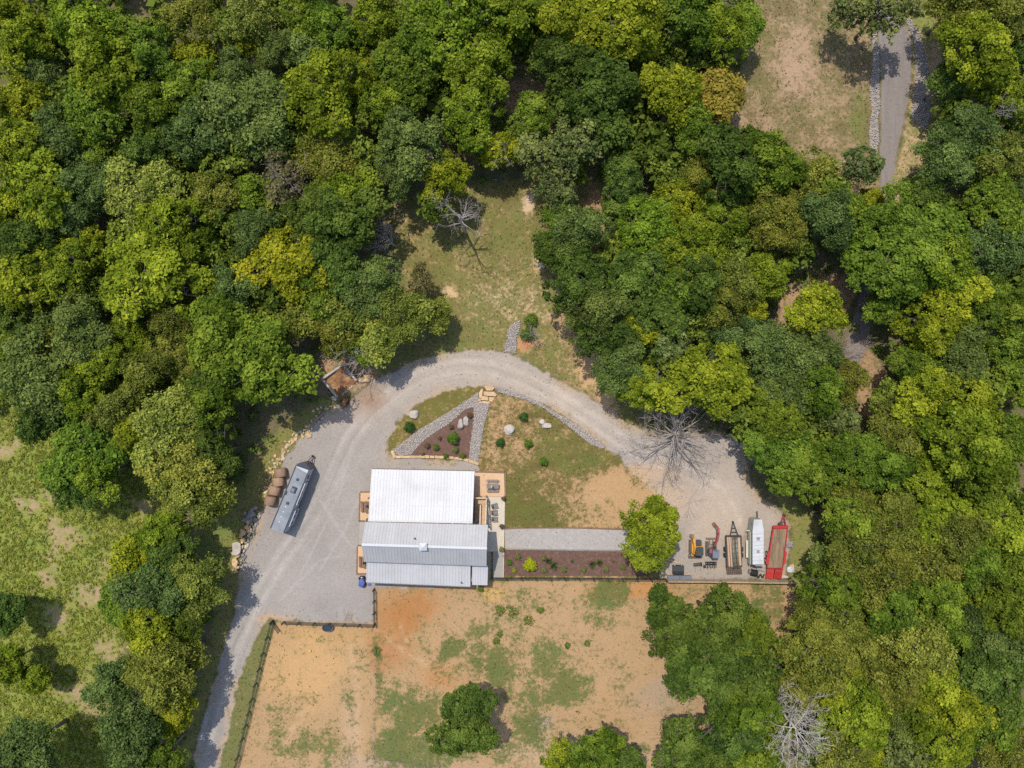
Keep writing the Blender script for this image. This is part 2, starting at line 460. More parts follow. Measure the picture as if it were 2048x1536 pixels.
for x, y, rx, ry, s_, w in [(1195,420,35,50,(0.45,0.24,0.13),0.1),(1180,720,40,60,(0.50,0.31,0.16),0.05),(1215,800,30,40,(0.52,0.33,0.17),0.15),(905,577,12,14,(0.55,0.37,0.2),0.1),(1060,625,60,22,(0.48,0.33,0.18),0.45),(1130,660,40,40,(0.48,0.30,0.16),0.35),(1045,690,22,14,(0.42,0.2,0.09),0.0),
        (1010,600,90,40,(0.46,0.33,0.19),0.62),(1075,530,12,16,(0.5,0.36,0.22),0.3),(1190,590,20,50,(0.47,0.28,0.15),0.2),(1055,405,14,20,(0.55,0.4,0.26),0.2),(800,430,16,20,(0.46,0.32,0.17),0.4),(690,735,26,16,(0.52,0.32,0.16),0.1)]:
    layer(None, blob(x, y, rx, ry), s_, None, w)
gcol *= (1 + 0.22 * (fbm((PX * .8 + PY) / 7, (PX - PY * .8) / 90, 61) - .5) * m)[..., None]
m = sst(-5, 5, sdf(P_HILL) + (nB - .5) * 20)
layer('hillside', m, (0.33, 0.225, 0.13), (0.15, 0.13, 0.048), 0.55 + (nA - .5) * 0.9)
layer(None, blob(1722, 250, 18, 60), None, (0.15, 0.155, 0.045), 0.95)
layer(None, blob(1590, 120, 40, 70), (0.37, 0.25, 0.155), None, 0.25)
layer(None, blob(1460, 245, 40, 25), (0.37, 0.245, 0.15), None, 0.25)
m = sst(-5, 5, sdf(P_HILL_R) + (nB - .5) * 20)
layer('hillside', m, (0.44, 0.30, 0.17), (0.17, 0.18, 0.05), 0.5 + (nA - .5) * 1.0)
layer(None, blob(1850, 50, 18, 40), None, (0.18, 0.20, 0.05), 1.0)
for g in P_GLADES:
    m = sst(-5, 5, sdf(g) + (nB - .5) * 30)
    layer('glade', m, (0.38, 0.235, 0.135), (0.15, 0.145, 0.05), 0.32)
m = sst(-3, 3, sdf(P_PADDOCK) + (nB - .5) * 4)
pg = np.full(PX.shape, 0.10)
for x, y, rx, ry, a, w in [(1215,1190,42,32,-30,.95),(1195,1240,30,22,0,.6),(1022,1224,30,12,0,.4),(905,1300,48,20,-35,.8),(960,1265,28,20,-20,.6),(1000,1335,34,46,10,.95),(950,1325,26,40,20,.75),(1085,1320,44,44,0,.85),(1130,1365,44,44,0,.95),(1075,1395,70,30,0,.75),(1062,1460,44,40,0,.9),(780,1400,30,44,0,.75),
        (830,1440,66,60,0,.85),(800,1490,70,40,0,.95),(850,1515,70,24,0,.8),(900,1500,50,30,0,.7),(757,1370,9,60,0,.8),(757,1305,8,16,-25,.9),(1515,1210,34,50,0,.75),(1545,1195,22,50,0,.8),(630,1490,60,34,0,.62),(660,1520,50,30,0,.55),(1275,1495,20,14,0,.7),(1060,1200,60,30,0,.38),(960,1195,90,34,0,.28),(1350,1180,60,20,0,.22),
        (725,1330,30,40,0,.3),(1250,1370,50,50,0,.15),(1420,1180,40,16,0,.3),(1000,1250,60,40,0,.45),(1020,1500,60,30,0,.45),(1040,1340,130,100,0,.36),(830,1460,110,80,0,.5),(1210,1210,70,60,0,.4),(560,1470,30,50,0,.35),(700,1420,20,60,0,.35)]:
    pg = np.maximum(pg, w * blob(x, y, rx, ry, a))
layer('paddock', m, (0.375, 0.238, 0.12), (0.108, 0.128, 0.036), pg + (nA - .5) * 0.42 + (nB - .5) * 0.3 + 0.06)
for x, y, rx, ry, s_ in [(800,1235,62,70,(0.40,0.18,0.062)),(770,1300,40,40,(0.41,0.2,0.085)),(880,1350,40,30,(0.45,0.23,0.10)),(1270,1180,90,20,(0.48,0.235,0.09)),(985,1190,30,16,(0.55,0.33,0.12)),(660,1275,120,20,(0.47,0.28,0.12)),(1340,1420,60,50,(0.40,0.27,0.16)),(1310,1400,40,40,(0.38,0.27,0.175)),(1085,1445,26,14,(0.42,0.30,0.24)),(1150,1500,120,40,(0.47,0.32,0.19)),(600,1340,90,80,(0.52,0.315,0.14)),(700,1480,20,70,(0.47,0.31,0.18)),(770,1530,120,16,(0.42,0.29,0.19))]:
    layer(None, blob(x, y, rx, ry) * m, np.array(s_) * .88)
# worn animal paths in the paddock
for pts, w in [([(735,1240),(790,1290),(850,1330)],4),([(700,1290),(715,1400),(720,1536)],5),([(620,1400),(585,1460),(550,1536)],5),([(800,1255),(815,1290)],2)]:
    d, r_, sd_ = line_d(pts)
    layer(None, np.exp(-((d + (nB - .5) * 14) / w) ** 2) * 0.55 * sst(.3, .6, nE), (0.45, 0.30, 0.165), None, 0.0)
layer('side_lawn', sst(-4, 4, sdf([(1552,990),(1590,1000),(1640,1050),(1625,1130),(1612,1190),(1577,1163),(1586,1060)]) + (nB - .5) * 10), (0.36, 0.25, 0.13), (0.175, 0.19, 0.05), 0.8)
layer('verge', sst(-3, 3, sdf(P_VERGE) + (nB - .5) * 8), (0.34, 0.25, 0.14), (0.135, 0.145, 0.045), 0.85 + (nA - .5) * 0.5)
m = sst(-3, 3, sdf(P_LAWN) + (nB - .5) * 5)
layer('front_lawn', m, (0.40, 0.25, 0.122), (0.122, 0.106, 0.028), 0.72 + (nA - .5) * 1.0)
for x, y, rx, ry, w, g_ in [(1060,1030,60,30,1.1,(0.10,0.105,0.022)),(1030,1000,26,50,1.0,(0.10,0.105,0.022)),(1130,1000,40,30,.85,None),(1130,900,70,40,.9,(0.125,0.12,0.03)),(1160,920,60,20,.95,(0.105,0.115,0.025)),(980,1130,10,30,1.2,(0.06,0.13,0.04))]:
    layer(None, blob(x, y, rx, ry) * m, None, g_, w)
for x, y, rx, ry, w in [(1235,985,80,48,-0.15),(1200,1045,60,20,0.25),(1285,1010,60,40,-0.2),(1000,845,26,30,.4),(1010,810,30,12,.45),(985,900,12,60,.45),(1150,985,14,50,.35),(1040,900,60,18,.45),(1125,1020,12,20,.3)]:
    layer(None, blob(x, y, rx, ry) * m, None, None, w)
# mowing stripes
st = 0.5 + 0.5 * np.sin((PX * 0.25 + PY) / 5.2)
gcol *= (1 + 0.12 * (st - 0.5) * m)[..., None]
layer('wedge_lawn', sst(-2.5, 2.5, sdf(P_WEDGE) + (nB - .5) * 7), (0.39, 0.26, 0.12), (0.125, 0.115, 0.026), 0.80 + (nA - .5) * 0.6)
# gravel drive
md = sst(-2.5, 2.5, sd_drive + (nB - .5) * 13)
gravel = np.array((0.293, 0.261, 0.231)) * (0.90 + 0.2 * nC + 0.22 * (nA - .5) + 0.12 * (nB - .5))[..., None]
loop = [(395,1536),(430,1410),(465,1300),(500,1220),(560,1120),(620,1040),(665,960),(700,880),(740,825),(800,775),(860,745),(920,732),(980,735),(1040,755),(1100,785),(1160,822),(1220,865),(1290,915),(1380,950),(1440,985),(1470,1040)]
d, run, side = line_d(loop)
streak = fbm(side / 2.6, run / 90, 21)
tr = np.exp(-((np.abs(side) - 11) / 5.5) ** 2) * (0.5 + 0.8 * fbm(run / 60, side / 20, 3))
onroad = np.exp(-(d / 30) ** 4)
gravel *= (1 + (streak - .5) * 0.34 * onroad + 0.19 * tr * onroad * (0.4 + 1.2 * nB))[..., None]
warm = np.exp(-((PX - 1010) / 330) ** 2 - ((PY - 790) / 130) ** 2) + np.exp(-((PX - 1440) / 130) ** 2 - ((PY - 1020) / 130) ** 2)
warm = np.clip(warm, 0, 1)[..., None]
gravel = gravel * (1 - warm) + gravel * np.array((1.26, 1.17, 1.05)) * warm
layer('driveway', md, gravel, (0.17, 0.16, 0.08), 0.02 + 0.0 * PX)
edge = np.exp(-(np.clip(sd_drive, 0, 99) / 12) ** 2) * md
layer(None, edge * sst(.42, .7, nA), (0.40, 0.29, 0.19), None, 0.30)
for x, y, rx, ry, s_, a in [(725,790,44,26,(0.30,0.185,0.115),.75),(700,830,40,20,(0.36,0.26,0.19),.4),(1290,950,50,24,(0.50,0.33,0.19),.8),(1340,1000,40,30,(0.48,0.34,0.22),.6),(1420,1030,60,50,(0.43,0.34,0.25),.55),(1495,1080,12,60,(0.24,0.17,0.13),.6),(1500,880,30,20,(0.50,0.37,0.26),.6),(545,1238,30,8,(0.47,0.31,0.17),.7),(1450,1140,40,16,(0.36,0.29,0.2),.5),(730,1060,10,40,(0.30,0.25,0.19),.6),(640,820,40,20,(0.40,0.30,0.2),.5)]:
    layer(None, blob(x, y, rx, ry) * md * a, s_)
# dark tyre-flung stones and a few turning marks
for pts in [[(640,1140),(690,1060),(720,990)],[(600,1150),(650,1050),(690,960)],[(640,1000),(700,1090),(740,1110)],[(560,1200),(640,1120),(690,1110)]]:
    d, r_, sd_ = line_d(pts)
    layer(None, np.exp(-(d / 2.5) ** 2) * md * 0.35, (0.40, 0.375, 0.35))
layer('lane', sst(-2, 2, sdf(P_LANE) + (nB - .5) * 5), np.array((0.22, 0.19, 0.168)) * (0.85 + 0.3 * fbm(PX / 6, PY / 70, 31))[..., None], None, 0.0)

zz = 0.05 * (fbm(PX / 25, PY / 25, 12) - 0.55) * np.clip(1 - md * 1.0, 0, 1)
zz -= 0.012
co = np.stack([(PX - 1024) * S, (768 - PY) * S, zz], -1).reshape(-1, 3)
idx = np.arange(NY * NX).reshape(NY, NX)
quads = np.stack([idx[1:, :-1], idx[1:, 1:], idx[:-1, 1:], idx[:-1, :-1]], -1).reshape(-1, 4)
fcls = cls[:-1, :-1].reshape(-1)

gm, nt, gb = new_mat("ground_surface")
def N(t, **k):
    n = nt.nodes.new(t)
    for a, b in k.items(): setattr(n, a, b)
    return n
def noise(scale, detail, rough=0.6):
    n = N("ShaderNodeTexNoise")
    n.inputs["Scale"].default_value = scale; n.inputs["Detail"].default_value = detail; n.inputs["Roughness"].default_value = rough
    nt.links.new(geo.outputs["Position"], n.inputs["Vector"])
    return n.outputs["Fac"]
def mth(op, a, b, clamp=False):
    n = N("ShaderNodeMath", operation=op); n.use_clamp = clamp
    for i, v in enumerate((a, b)):
        if isinstance(v, (int, float)): n.inputs[i].default_value = v
        else: nt.links.new(v, n.inputs[i])
    return n.outputs[0]
geo = N("ShaderNodeNewGeometry")
aS, aG, aW = N("ShaderNodeAttribute", attribute_name="soil"), N("ShaderNodeAttribute", attribute_name="grass"), N("ShaderNodeAttribute", attribute_name="cover")
n1, n2, n3, n4 = noise(0.6, 6, 0.65), noise(1.9, 5, 0.72), noise(4.2, 4, 0.75), noise(0.2, 3)
f = mth('ADD', aW.outputs["Fac"], mth('MULTIPLY', mth('SUBTRACT', n1, 0.5), 1.7))
f = mth('ADD', f, mth('MULTIPLY', mth('SUBTRACT', n2, 0.5), 2.7))
f = mth('ADD', mth('MULTIPLY', mth('SUBTRACT', f, 0.5), 1.9), 0.5, True)
lim = N("ShaderNodeMapRange"); lim.inputs[1].default_value, lim.inputs[2].default_value = -0.02, 0.12
nt.links.new(aW.outputs["Fac"], lim.inputs[0])
f = mth('MULTIPLY', f, lim.outputs[0])
f = mth('MULTIPLY', f, mth('ADD', 0.52, mth('MULTIPLY', n3, 0.85)), True)
sv = mth('ADD', 0.36, mth('ADD', mth('MULTIPLY', n3, 0.86), mth('MULTIPLY', n2, 0.46)))
gv = mth('ADD', -0.10, mth('ADD', mth('MULTIPLY', n3, 1.1), mth('ADD', mth('MULTIPLY', n2, 0.75), mth('MULTIPLY', n4, 0.35))))
s1 = N("ShaderNodeVectorMath", operation='SCALE'); nt.links.new(aS.outputs["Color"], s1.inputs[0]); nt.links.new(sv, s1.inputs["Scale"])
s2 = N("ShaderNodeVectorMath", operation='SCALE'); nt.links.new(aG.outputs["Color"], s2.inputs[0]); nt.links.new(gv, s2.inputs["Scale"])
hv = N("ShaderNodeHueSaturation"); nt.links.new(s2.outputs[0], hv.inputs["Color"])
hm = N("ShaderNodeMapRange"); hm.inputs[1].default_value, hm.inputs[2].default_value = .3, .7; hm.inputs[3].default_value, hm.inputs[4].default_value = .455, .535
n5 = noise(0.33, 5, .7); nt.links.new(n5, hm.inputs[0]); nt.links.new(hm.outputs[0], hv.inputs["Hue"])
mx = N("ShaderNodeMix", data_type='RGBA')
nt.links.new(f, mx.inputs[0]); nt.links.new(s1.outputs[0], mx.inputs[6]); nt.links.new(hv.outputs[0], mx.inputs[7])
nt.links.new(mx.outputs[2], gb.inputs["Base Color"])
gb.inputs["Roughness"].default_value = 0.95; gb.inputs["Specular IOR Level"].default_value = 0.15
bp = N("ShaderNodeBump"); bp.inputs["Strength"].default_value = 0.55; bp.inputs["Distance"].default_value = 0.06
nt.links.new(mth('ADD', n3, mth('MULTIPLY', f, 1.2)), bp.inputs["Height"]); nt.links.new(bp.outputs[0], gb.inputs["Normal"])

rgba = lambda a: np.concatenate([a.reshape(-1, 3), np.ones((NY * NX, 1))], 1)
sR, gR, wR = rgba(soil), rgba(gcol), gw.reshape(-1)
for i, zn in enumerate(ZN):
    q = quads[fcls == i]
    if not len(q): continue
    u, inv = np.unique(q, return_inverse=True)
    me = np_mesh(zn, co[u], inv.reshape(-1, 4), gm, {"soil": ('FLOAT_COLOR', sR[u]), "grass": ('FLOAT_COLOR', gR[u]), "cover": ('FLOAT', wR[u])}, True)
    tag(link(zn, me), kind="structure")
# the land going on past the frame
x0, x1, y0, y1 = co[:, 0].min(), co[:, 0].max(), co[:, 1].min(), co[:, 1].max()
B = 900
oc = np.array([(-B, -B, 0), (B, -B, 0), (B, B, 0), (-B, B, 0), (x0, y0, -.04), (x1, y0, -.04), (x1, y1, -.04), (x0, y1, -.04)])
oq = np.array([(0, 1, 5, 4), (1, 2, 6, 5), (2, 3, 7, 6), (3, 0, 4, 7)])
me = np_mesh("ground", oc, oq, gm, {"soil": ('FLOAT_COLOR', np.tile((0.19, .135, .085, 1), (8, 1))), "grass": ('FLOAT_COLOR', np.tile((.055, .075, .022, 1), (8, 1))), "cover": ('FLOAT', np.full(8, .6))})
tag(link("ground", me), kind="structure")
forest = (cls == 0) & (sdf([(560,930),(660,800),(640,720),(720,690),(760,740),(900,690),(1030,630),(1060,690),(1250,840),(1500,880),(1595,1010),(1600,1165),(1590,1545),(380,1545),(480,1130)]) < 0) & (sdf([(1720,60),(1870,40),(1870,280),(1720,320)]) < 0)
def at_grid(arr, px, py):
    i = np.clip(((np.asarray(py) - gy[0]) / STEP).astype(int), 0, NY - 1); j = np.clip(((np.asarray(px) - gx[0]) / STEP).astype(int), 0, NX - 1)
    return arr[i, j]
# ------------------------------------------------------------------ foliage builders
def leaves(C, Nn, a, b, tint):
    """one small rhombic leaf spray per centre C with normal Nn"""
    n = len(C)
    Nn = Nn / np.linalg.norm(Nn, axis=1, keepdims=True)
    r = rng.normal(size=(n, 3))
    T = r - (r * Nn).sum(1, keepdims=True) * Nn
    T /= np.linalg.norm(T, axis=1, keepdims=True)
    Bt = np.cross(Nn, T)
    k_ = np.exp(rng.normal(0, .34, n)); la = (a * k_ * rng.uniform(.85, 1.15, n))[:, None]; lb = (b * k_ * rng.uniform(.8, 1.2, n))[:, None]
    bend = Nn * (la * rng.uniform(-.05, .22, n)[:, None])
    v = np.stack([C - T * la * .5 - bend, C + Bt * lb * .5 - T * la * .08, C + T * la * .5 - bend, C - Bt * lb * .5 - T * la * .08], 1).reshape(-1, 3)
    return v, np.arange(4 * n).reshape(-1, 4), np.repeat(np.clip(tint, 0, 1), 4)

def rand_dirs(n, zmin=-1.0):
    z = rng.uniform(zmin, 1, n); a = rng.uniform(0, 2 * math.pi, n); q = np.sqrt(1 - z * z)
    return np.stack([q * np.cos(a), q * np.sin(a), z], 1)

def crown_points(Rr, hz, n_lobe, n_cl, n_leaf, fuzz, clump):
    """crown > lobes > clumps > leaves; returns leaf centres, normals and clump tint, centred on the crown's middle"""
    L = []
    tries = 0
    ph = rng.uniform(0, 6.28, 3)
    while len(L) < n_lobe and tries < 500:
        tries += 1
        d = rand_dirs(1, -0.15)[0]
        rad = rng.uniform(.20, .40) * Rr
        k = rng.uniform(.6, 1.0) if len(L) > 2 else rng.uniform(.1, .5)
        an = math.atan2(d[1], d[0])
        k *= 1.0 + .22 * math.sin(an * 2 + ph[0]) + .16 * math.sin(an * 3 + ph[1]) + .12 * math.sin(an * 5 + ph[2])
        c = d * (Rr - rad * .8) * k * np.array((1.05, 1.05, hz / Rr))
        if all(np.linalg.norm((c - q) / (1, 1, .9)) > .46 * (rad + s) for q, s in L): L.append((c, rad))
    Cs, Ns, Ts = [], [], []
    for i, (c, rad) in enumerate(L):
        lt = rng.normal(0, .15); thin = rng.random() < .16
        for d in rand_dirs(n_cl, -0.35):
            p = c + d * rad * rng.uniform(.72, 1.08) * np.array((1, 1, .85))
            if any(np.linalg.norm(p - q) < .72 * s for j, (q, s) in enumerate(L) if j != i): continue
            if thin and rng.random() < .55: continue
            cr = clump * rng.uniform(.55, 1.4)
            m = int(n_leaf * rng.uniform(.7, 1.3) * (1.0 if d[2] > 0 else .6))
            e = rand_dirs(m, -.55)
            pos = p + e * cr * rng.uniform(.35, 1.05, m)[:, None] * np.array((1.1, 1.1, .75))
            Cs.append(pos)
            Ns.append(e * .55 + d * .35 + np.array((0, 0, .62)) + rng.normal(size=(m, 3)) * fuzz)
            Ts.append(np.clip(.5 + lt + rng.normal(0, .15) + rng.normal(0, .2, m), 0, 1))
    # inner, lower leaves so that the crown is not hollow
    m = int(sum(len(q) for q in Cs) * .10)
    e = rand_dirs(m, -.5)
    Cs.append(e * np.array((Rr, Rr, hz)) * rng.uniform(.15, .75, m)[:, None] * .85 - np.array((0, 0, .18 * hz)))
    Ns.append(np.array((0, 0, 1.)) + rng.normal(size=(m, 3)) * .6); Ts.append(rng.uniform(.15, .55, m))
    C = np.concatenate(Cs)
    kk = Rr / np.percentile(np.hypot(C[:, 0], C[:, 1]), 97)
    C[:, :2] *= kk
    L = [(c * np.array((kk, kk, 1)), s * kk) for c, s in L]
    return C, np.concatenate(Ns), np.concatenate(Ts), L

def limb_mesh(name, Rr, zc, L, rt, mt, twigs=0):
    b = MB()
    lean = rng.normal(0, .12 * Rr, 2)
    top = Vector((lean[0], lean[1], zc - .1 * Rr))
    pts = [Vector((0, 0, -.15)), Vector((lean[0] * .15, lean[1] * .15, zc * .3)), Vector((lean[0] * .5, lean[1] * .5, zc * .62)), top]
    b.tube(pts, [rt * 1.35, rt, rt * .8, rt * .5], 8)
    for c, rad in L:
        e = Vector(c) + Vector((0, 0, zc))
        st = pts[2].lerp(top, rng.uniform(-.3, .8))
        mid = st.lerp(e, .55) + Vector((0, 0, .12 * Rr))
        b.tube([st, mid, e], [rt * .42, rt * .28, rt * .10], 5)
        for d in rand_dirs(4, -.1):
            q = Vector(d) * rad * rng.uniform(.7, 1.2)
            b.tube([e, e + q * .55 + Vector((0, 0, .1)), e + q], [rt * .14, rt * .10, .014], 4, False)
    return b.mesh(name, smooth=True)

PROTO = {}
def make_proto(key, style, Rr, seed):
    global rng
    rng = np.random.default_rng(seed)
    if style == 'broad':
        hz = Rr * rng.uniform(.55, .78); n = int(13 + Rr * 3.2)
        C, Nn, T, L = crown_points(Rr, hz, n, int(14 + 2.2 * Rr), 50, .6, .50); la, lb = .25, .17
    elif style == 'fine':
        hz = Rr * rng.uniform(.6, .8); n = int(12 + Rr * 2.6)
        C, Nn, T, L = crown_points(Rr, hz, n, int(15 + 2.5 * Rr), 52, .8, .58); la, lb = .215, .13
    else:  # airy
        hz = Rr * rng.uniform(.7, .9); n = int(9 + Rr * 2)
        C, Nn, T, L = crown_points(Rr, hz, n, int(12 + 2 * Rr), 22, .6, .42); la, lb = .30, .17
    zc = 1.9 + Rr * 1.35
    C = C + np.array((0, 0, zc))
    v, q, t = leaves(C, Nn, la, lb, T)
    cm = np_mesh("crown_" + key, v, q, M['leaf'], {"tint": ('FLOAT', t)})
    tm = limb_mesh("trunk_" + key, Rr, zc, L, .055 + .035 * Rr, None)
    tm.materials.append(M['bark'])
    print('PROTO', key, len(q))
    PROTO[key] = (cm, tm, Rr, zc, zc + hz)
for i in range(7): make_proto('b%d' % i, 'broad', 4.0, 100 + i)
for i in range(4): make_proto('s%d' % i, 'broad', 2.5, 120 + i)
for i in range(5): make_proto('f%d' % i, 'fine', 3.8, 140 + i)
for i in range(2): make_proto('g%d' % i, 'fine', 2.2, 150 + i)
for i in range(3): make_proto('a%d' % i, 'airy', 3.4, 160 + i)
rng = np.random.default_rng(11)

KIND = {  # colour word, texture word, reflectance, styles (large, small)
 'G': ('mid green', 'leafy', (0.112, 0.165, 0.019), 'b', 's'),
 'Y': ('yellow-green', 'leafy', (0.195, 0.232, 0.018), 'b', 's'),
 'H': ('bright green', 'leafy', (0.15, 0.203, 0.018), 'b', 's'),
 'D': ('dark green', 'dense', (0.078, 0.12, 0.021), 'b', 's'),
 'O': ('olive', 'fine-leaved', (0.148, 0.166, 0.027), 'f', 'g'),
 'B': ('blue-green', 'fine-leaved', (0.108, 0.155, 0.038), 'f', 'g'),
 'W': ('pale yellowish', 'fine-leaved', (0.205, 0.226, 0.038), 'f', 'g'),
 'N': ('brownish', 'sparse', (0.155, 0.148, 0.058), 'a', 'a'),
 'R': ('orange-tinged', 'leafy', (0.22, 0.185, 0.03), 's', 's'),
 'A': ('grey-green', 'sparse', (0.13, 0.16, 0.044), 'a', 'a'),
}
TREES = """
20 20 48 Y;62 78 52 H;85 150 46 B;38 205 52 Y;170 50 62 H;235 70 60 G;220 150 70 H;300 110 50 G;395 30 56 O;505 35 56 W;485 85 36 Y;605 20 46 G;615 65 40 H;680 70 46 G;553 110 46 B;632 115 42 B;472 155 46 B;393 115 36 Y;383 178 56 G;650 190 76 Y;
505 230 80 B;395 262 60 B;308 220 56 G;190 232 66 G;130 285 56 B;45 300 60 H;190 310 46 G;297 308 46 D;85 376 70 H;35 410 56 Y;185 370 50 B;160 428 46 B;300 395 76 W;427 393 50 O;568 362 48 N;660 320 60 O;692 386 54 H;505 390 36 G;497 425 40 B;512 470 50 B;340 460 68 Y;410 485 42 G;632 430 56 D;68 480 60 D;170 495 50 Y;
58 552 62 Y;147 540 56 H;308 552 90 Y;370 505 52 H;471 573 50 B;577 528 76 Y;668 520 60 D;20 635 46 D;92 642 42 B;85 672 36 O;170 668 60 B;265 662 46 H;360 640 46 O;27 706 46 G;85 757 82 B;212 725 50 H;297 745 50 O;369 713 46 W;461 690 80 G;528 728 86 G;432 765 60 D;572 735 44 G;592 640 40 O;666 655 50 O;
170 792 50 H;232 820 46 O;300 802 32 O;340 855 70 W;297 877 50 Y;359 928 76 W;432 903 50 D;420 812 50 G;170 905 70 G;195 945 50 H;82 843 42 D;152 973 48 D;381 985 62 W;420 1000 42 O;336 1060 46 H;259 1125 42 Y;343 1103 46 D;392 1165 62 O;305 1180 60 B;305 1248 56 Y;366 1232 46 G;248 1210 40 G;325 1340 60 O;376 1312 40 O;229 1370 50 B;267 1442 66 B;342 1425 48 Y;259 1496 50 B;325 1515 44 G;15 1217 40 D;18 1325 34 H;50 1503 70 B;76 1354 28 H;
754 41 56 H;905 44 82 H;1010 35 70 H;959 137 70 H;840 85 62 G;1095 27 52 G;1163 50 70 Y;1250 50 76 Y;1283 100 42 Y;1137 135 60 D;1198 190 76 D;1130 212 50 D;1165 290 56 A;1089 308 50 A;1061 240 46 G;942 240 58 H;832 290 66 B;790 340 50 B;890 355 46 Y;820 155 62 G;747 165 56 Y;770 210 46 H;805 240 36 Y;918 292 42 N;1000 300 36 Y;685 445 72 D;1147 342 26 G;1113 393 40 A;1243 366 46 D;1140 458 50 G;
1384 34 60 G;1435 68 56 H;1487 50 40 G;1345 190 60 Y;1380 250 50 G;1432 195 50 R;1463 325 70 D;1531 335 66 G;1606 352 56 O;1719 342 42 A;1743 403 24 Y;1675 410 50 G;1541 434 50 O;1442 444 46 H;1384 359 46 O;1439 390 30 W;1777 444 60 G;1863 478 76 G;1845 393 40 D;1883 318 56 B;1948 273 56 B;2000 325 50 O;1941 103 70 Y;1914 17 56 O;2000 34 56 O;2035 110 46 D;1982 181 50 H;2022 215 44 H;1765 22 56 A;1690 22 36 A;1897 164 34 D;1982 410 60 G;2035 376 44 B;
1154 463 50 B;1154 555 60 D;1113 504 40 D;1188 613 60 B;1290 463 60 H;1325 510 66 G;1393 504 60 H;1273 555 60 D;1342 575 60 G;1393 560 56 D;1458 562 50 O;1526 548 50 H;1427 405 36 Y;1342 412 46 Y;1246 418 46 D;1554 449 50 O;1649 440 58 B;1502 627 28 Y;1444 606 50 O;1308 617 56 D;1205 664 60 D;1273 651 40 Y;1239 736 50 B;1284 777 46 H;1342 681 46 A;1410 760 76 Y;1461 675 50 B;1547 702 56 B;1608 719 60 B;1547 777 60 B;1632 770 50 G;1547 839 60 G;1677 770 46 O;1632 620 56 Y;
1730 500 50 G;1793 529 80 G;1878 530 60 H;1981 494 60 B;2032 484 46 G;1765 612 36 G;1895 597 60 Y;1964 604 56 G;2032 621 50 G;1861 662 56 Y;1913 723 60 B;1827 730 44 G;2008 689 50 G;2032 757 46 G;1834 799 58 Y;1930 819 66 H;1793 860 60 O;1913 877 76 H;1998 877 60 G;1690 747 34 A;1673 843 40 A;1560 905 62 G;1605 935 60 G;1690 911 52 G;1742 928 60 G;1844 939 60 H;1964 945 60 G;1572 948 44 G;
1303 1063 64 H;1690 1030 50 G;1697 1000 52 O;1672 1119 42 B;1717 1094 60 O;1780 1052 60 O;1862 1044 60 H;1904 1073 56 O;1987 1052 60 H;1676 1164 60 G;1759 1148 60 O;1842 1127 60 O;1945 1114 60 G;2020 1127 50 G;1628 1245 50 O;1676 1226 56 O;1780 1218 60 G;1862 1197 60 G;1945 1210 42 Y;2007 1210 56 G;1635 1321 66 O;1717 1300 60 O;1821 1280 66 W;1895 1243 50 G;1966 1280 66 B;1966 1342 60 D;1593 1370 50 O;1697 1375 60 Y;1780 1350 60 O;1862 1350 60 Y;2028 1301 44 D;1717 1425 60 H;1800 1404 50 G;1904 1404 66 Y;1987 1384 50 D;1688 1490 56 O;1800 1458 50 B;1800 1505 50 A;1875 1475 60 Y;1966 1458 56 G;2007 1508 50 O;1746 1508 46 Y;
1366 1262 72 D;1430 1243 60 D;1457 1216 36 D;1407 1321 70 D;1324 1200 28 D;1490 1285 56 G;1500 1240 32 D;1490 1342 64 D;1448 1384 56 D;1469 1446 64 D;1500 1404 58 G;1357 1492 52 D;1428 1512 50 D;1520 1508 50 G;
935 1405 46 D;905 1465 44 D;957 1466 36 D;1185 1512 54 G;1125 1525 44 H;1215 1482 30 H;1255 1525 32 D;
740 575 56 B;690 635 42 O;798 625 52 O;822 630 42 O;762 676 42 W;840 562 30 N;700 585 40 O;640 590 46 G;872 626 32 O;720 690 34 G;
"""
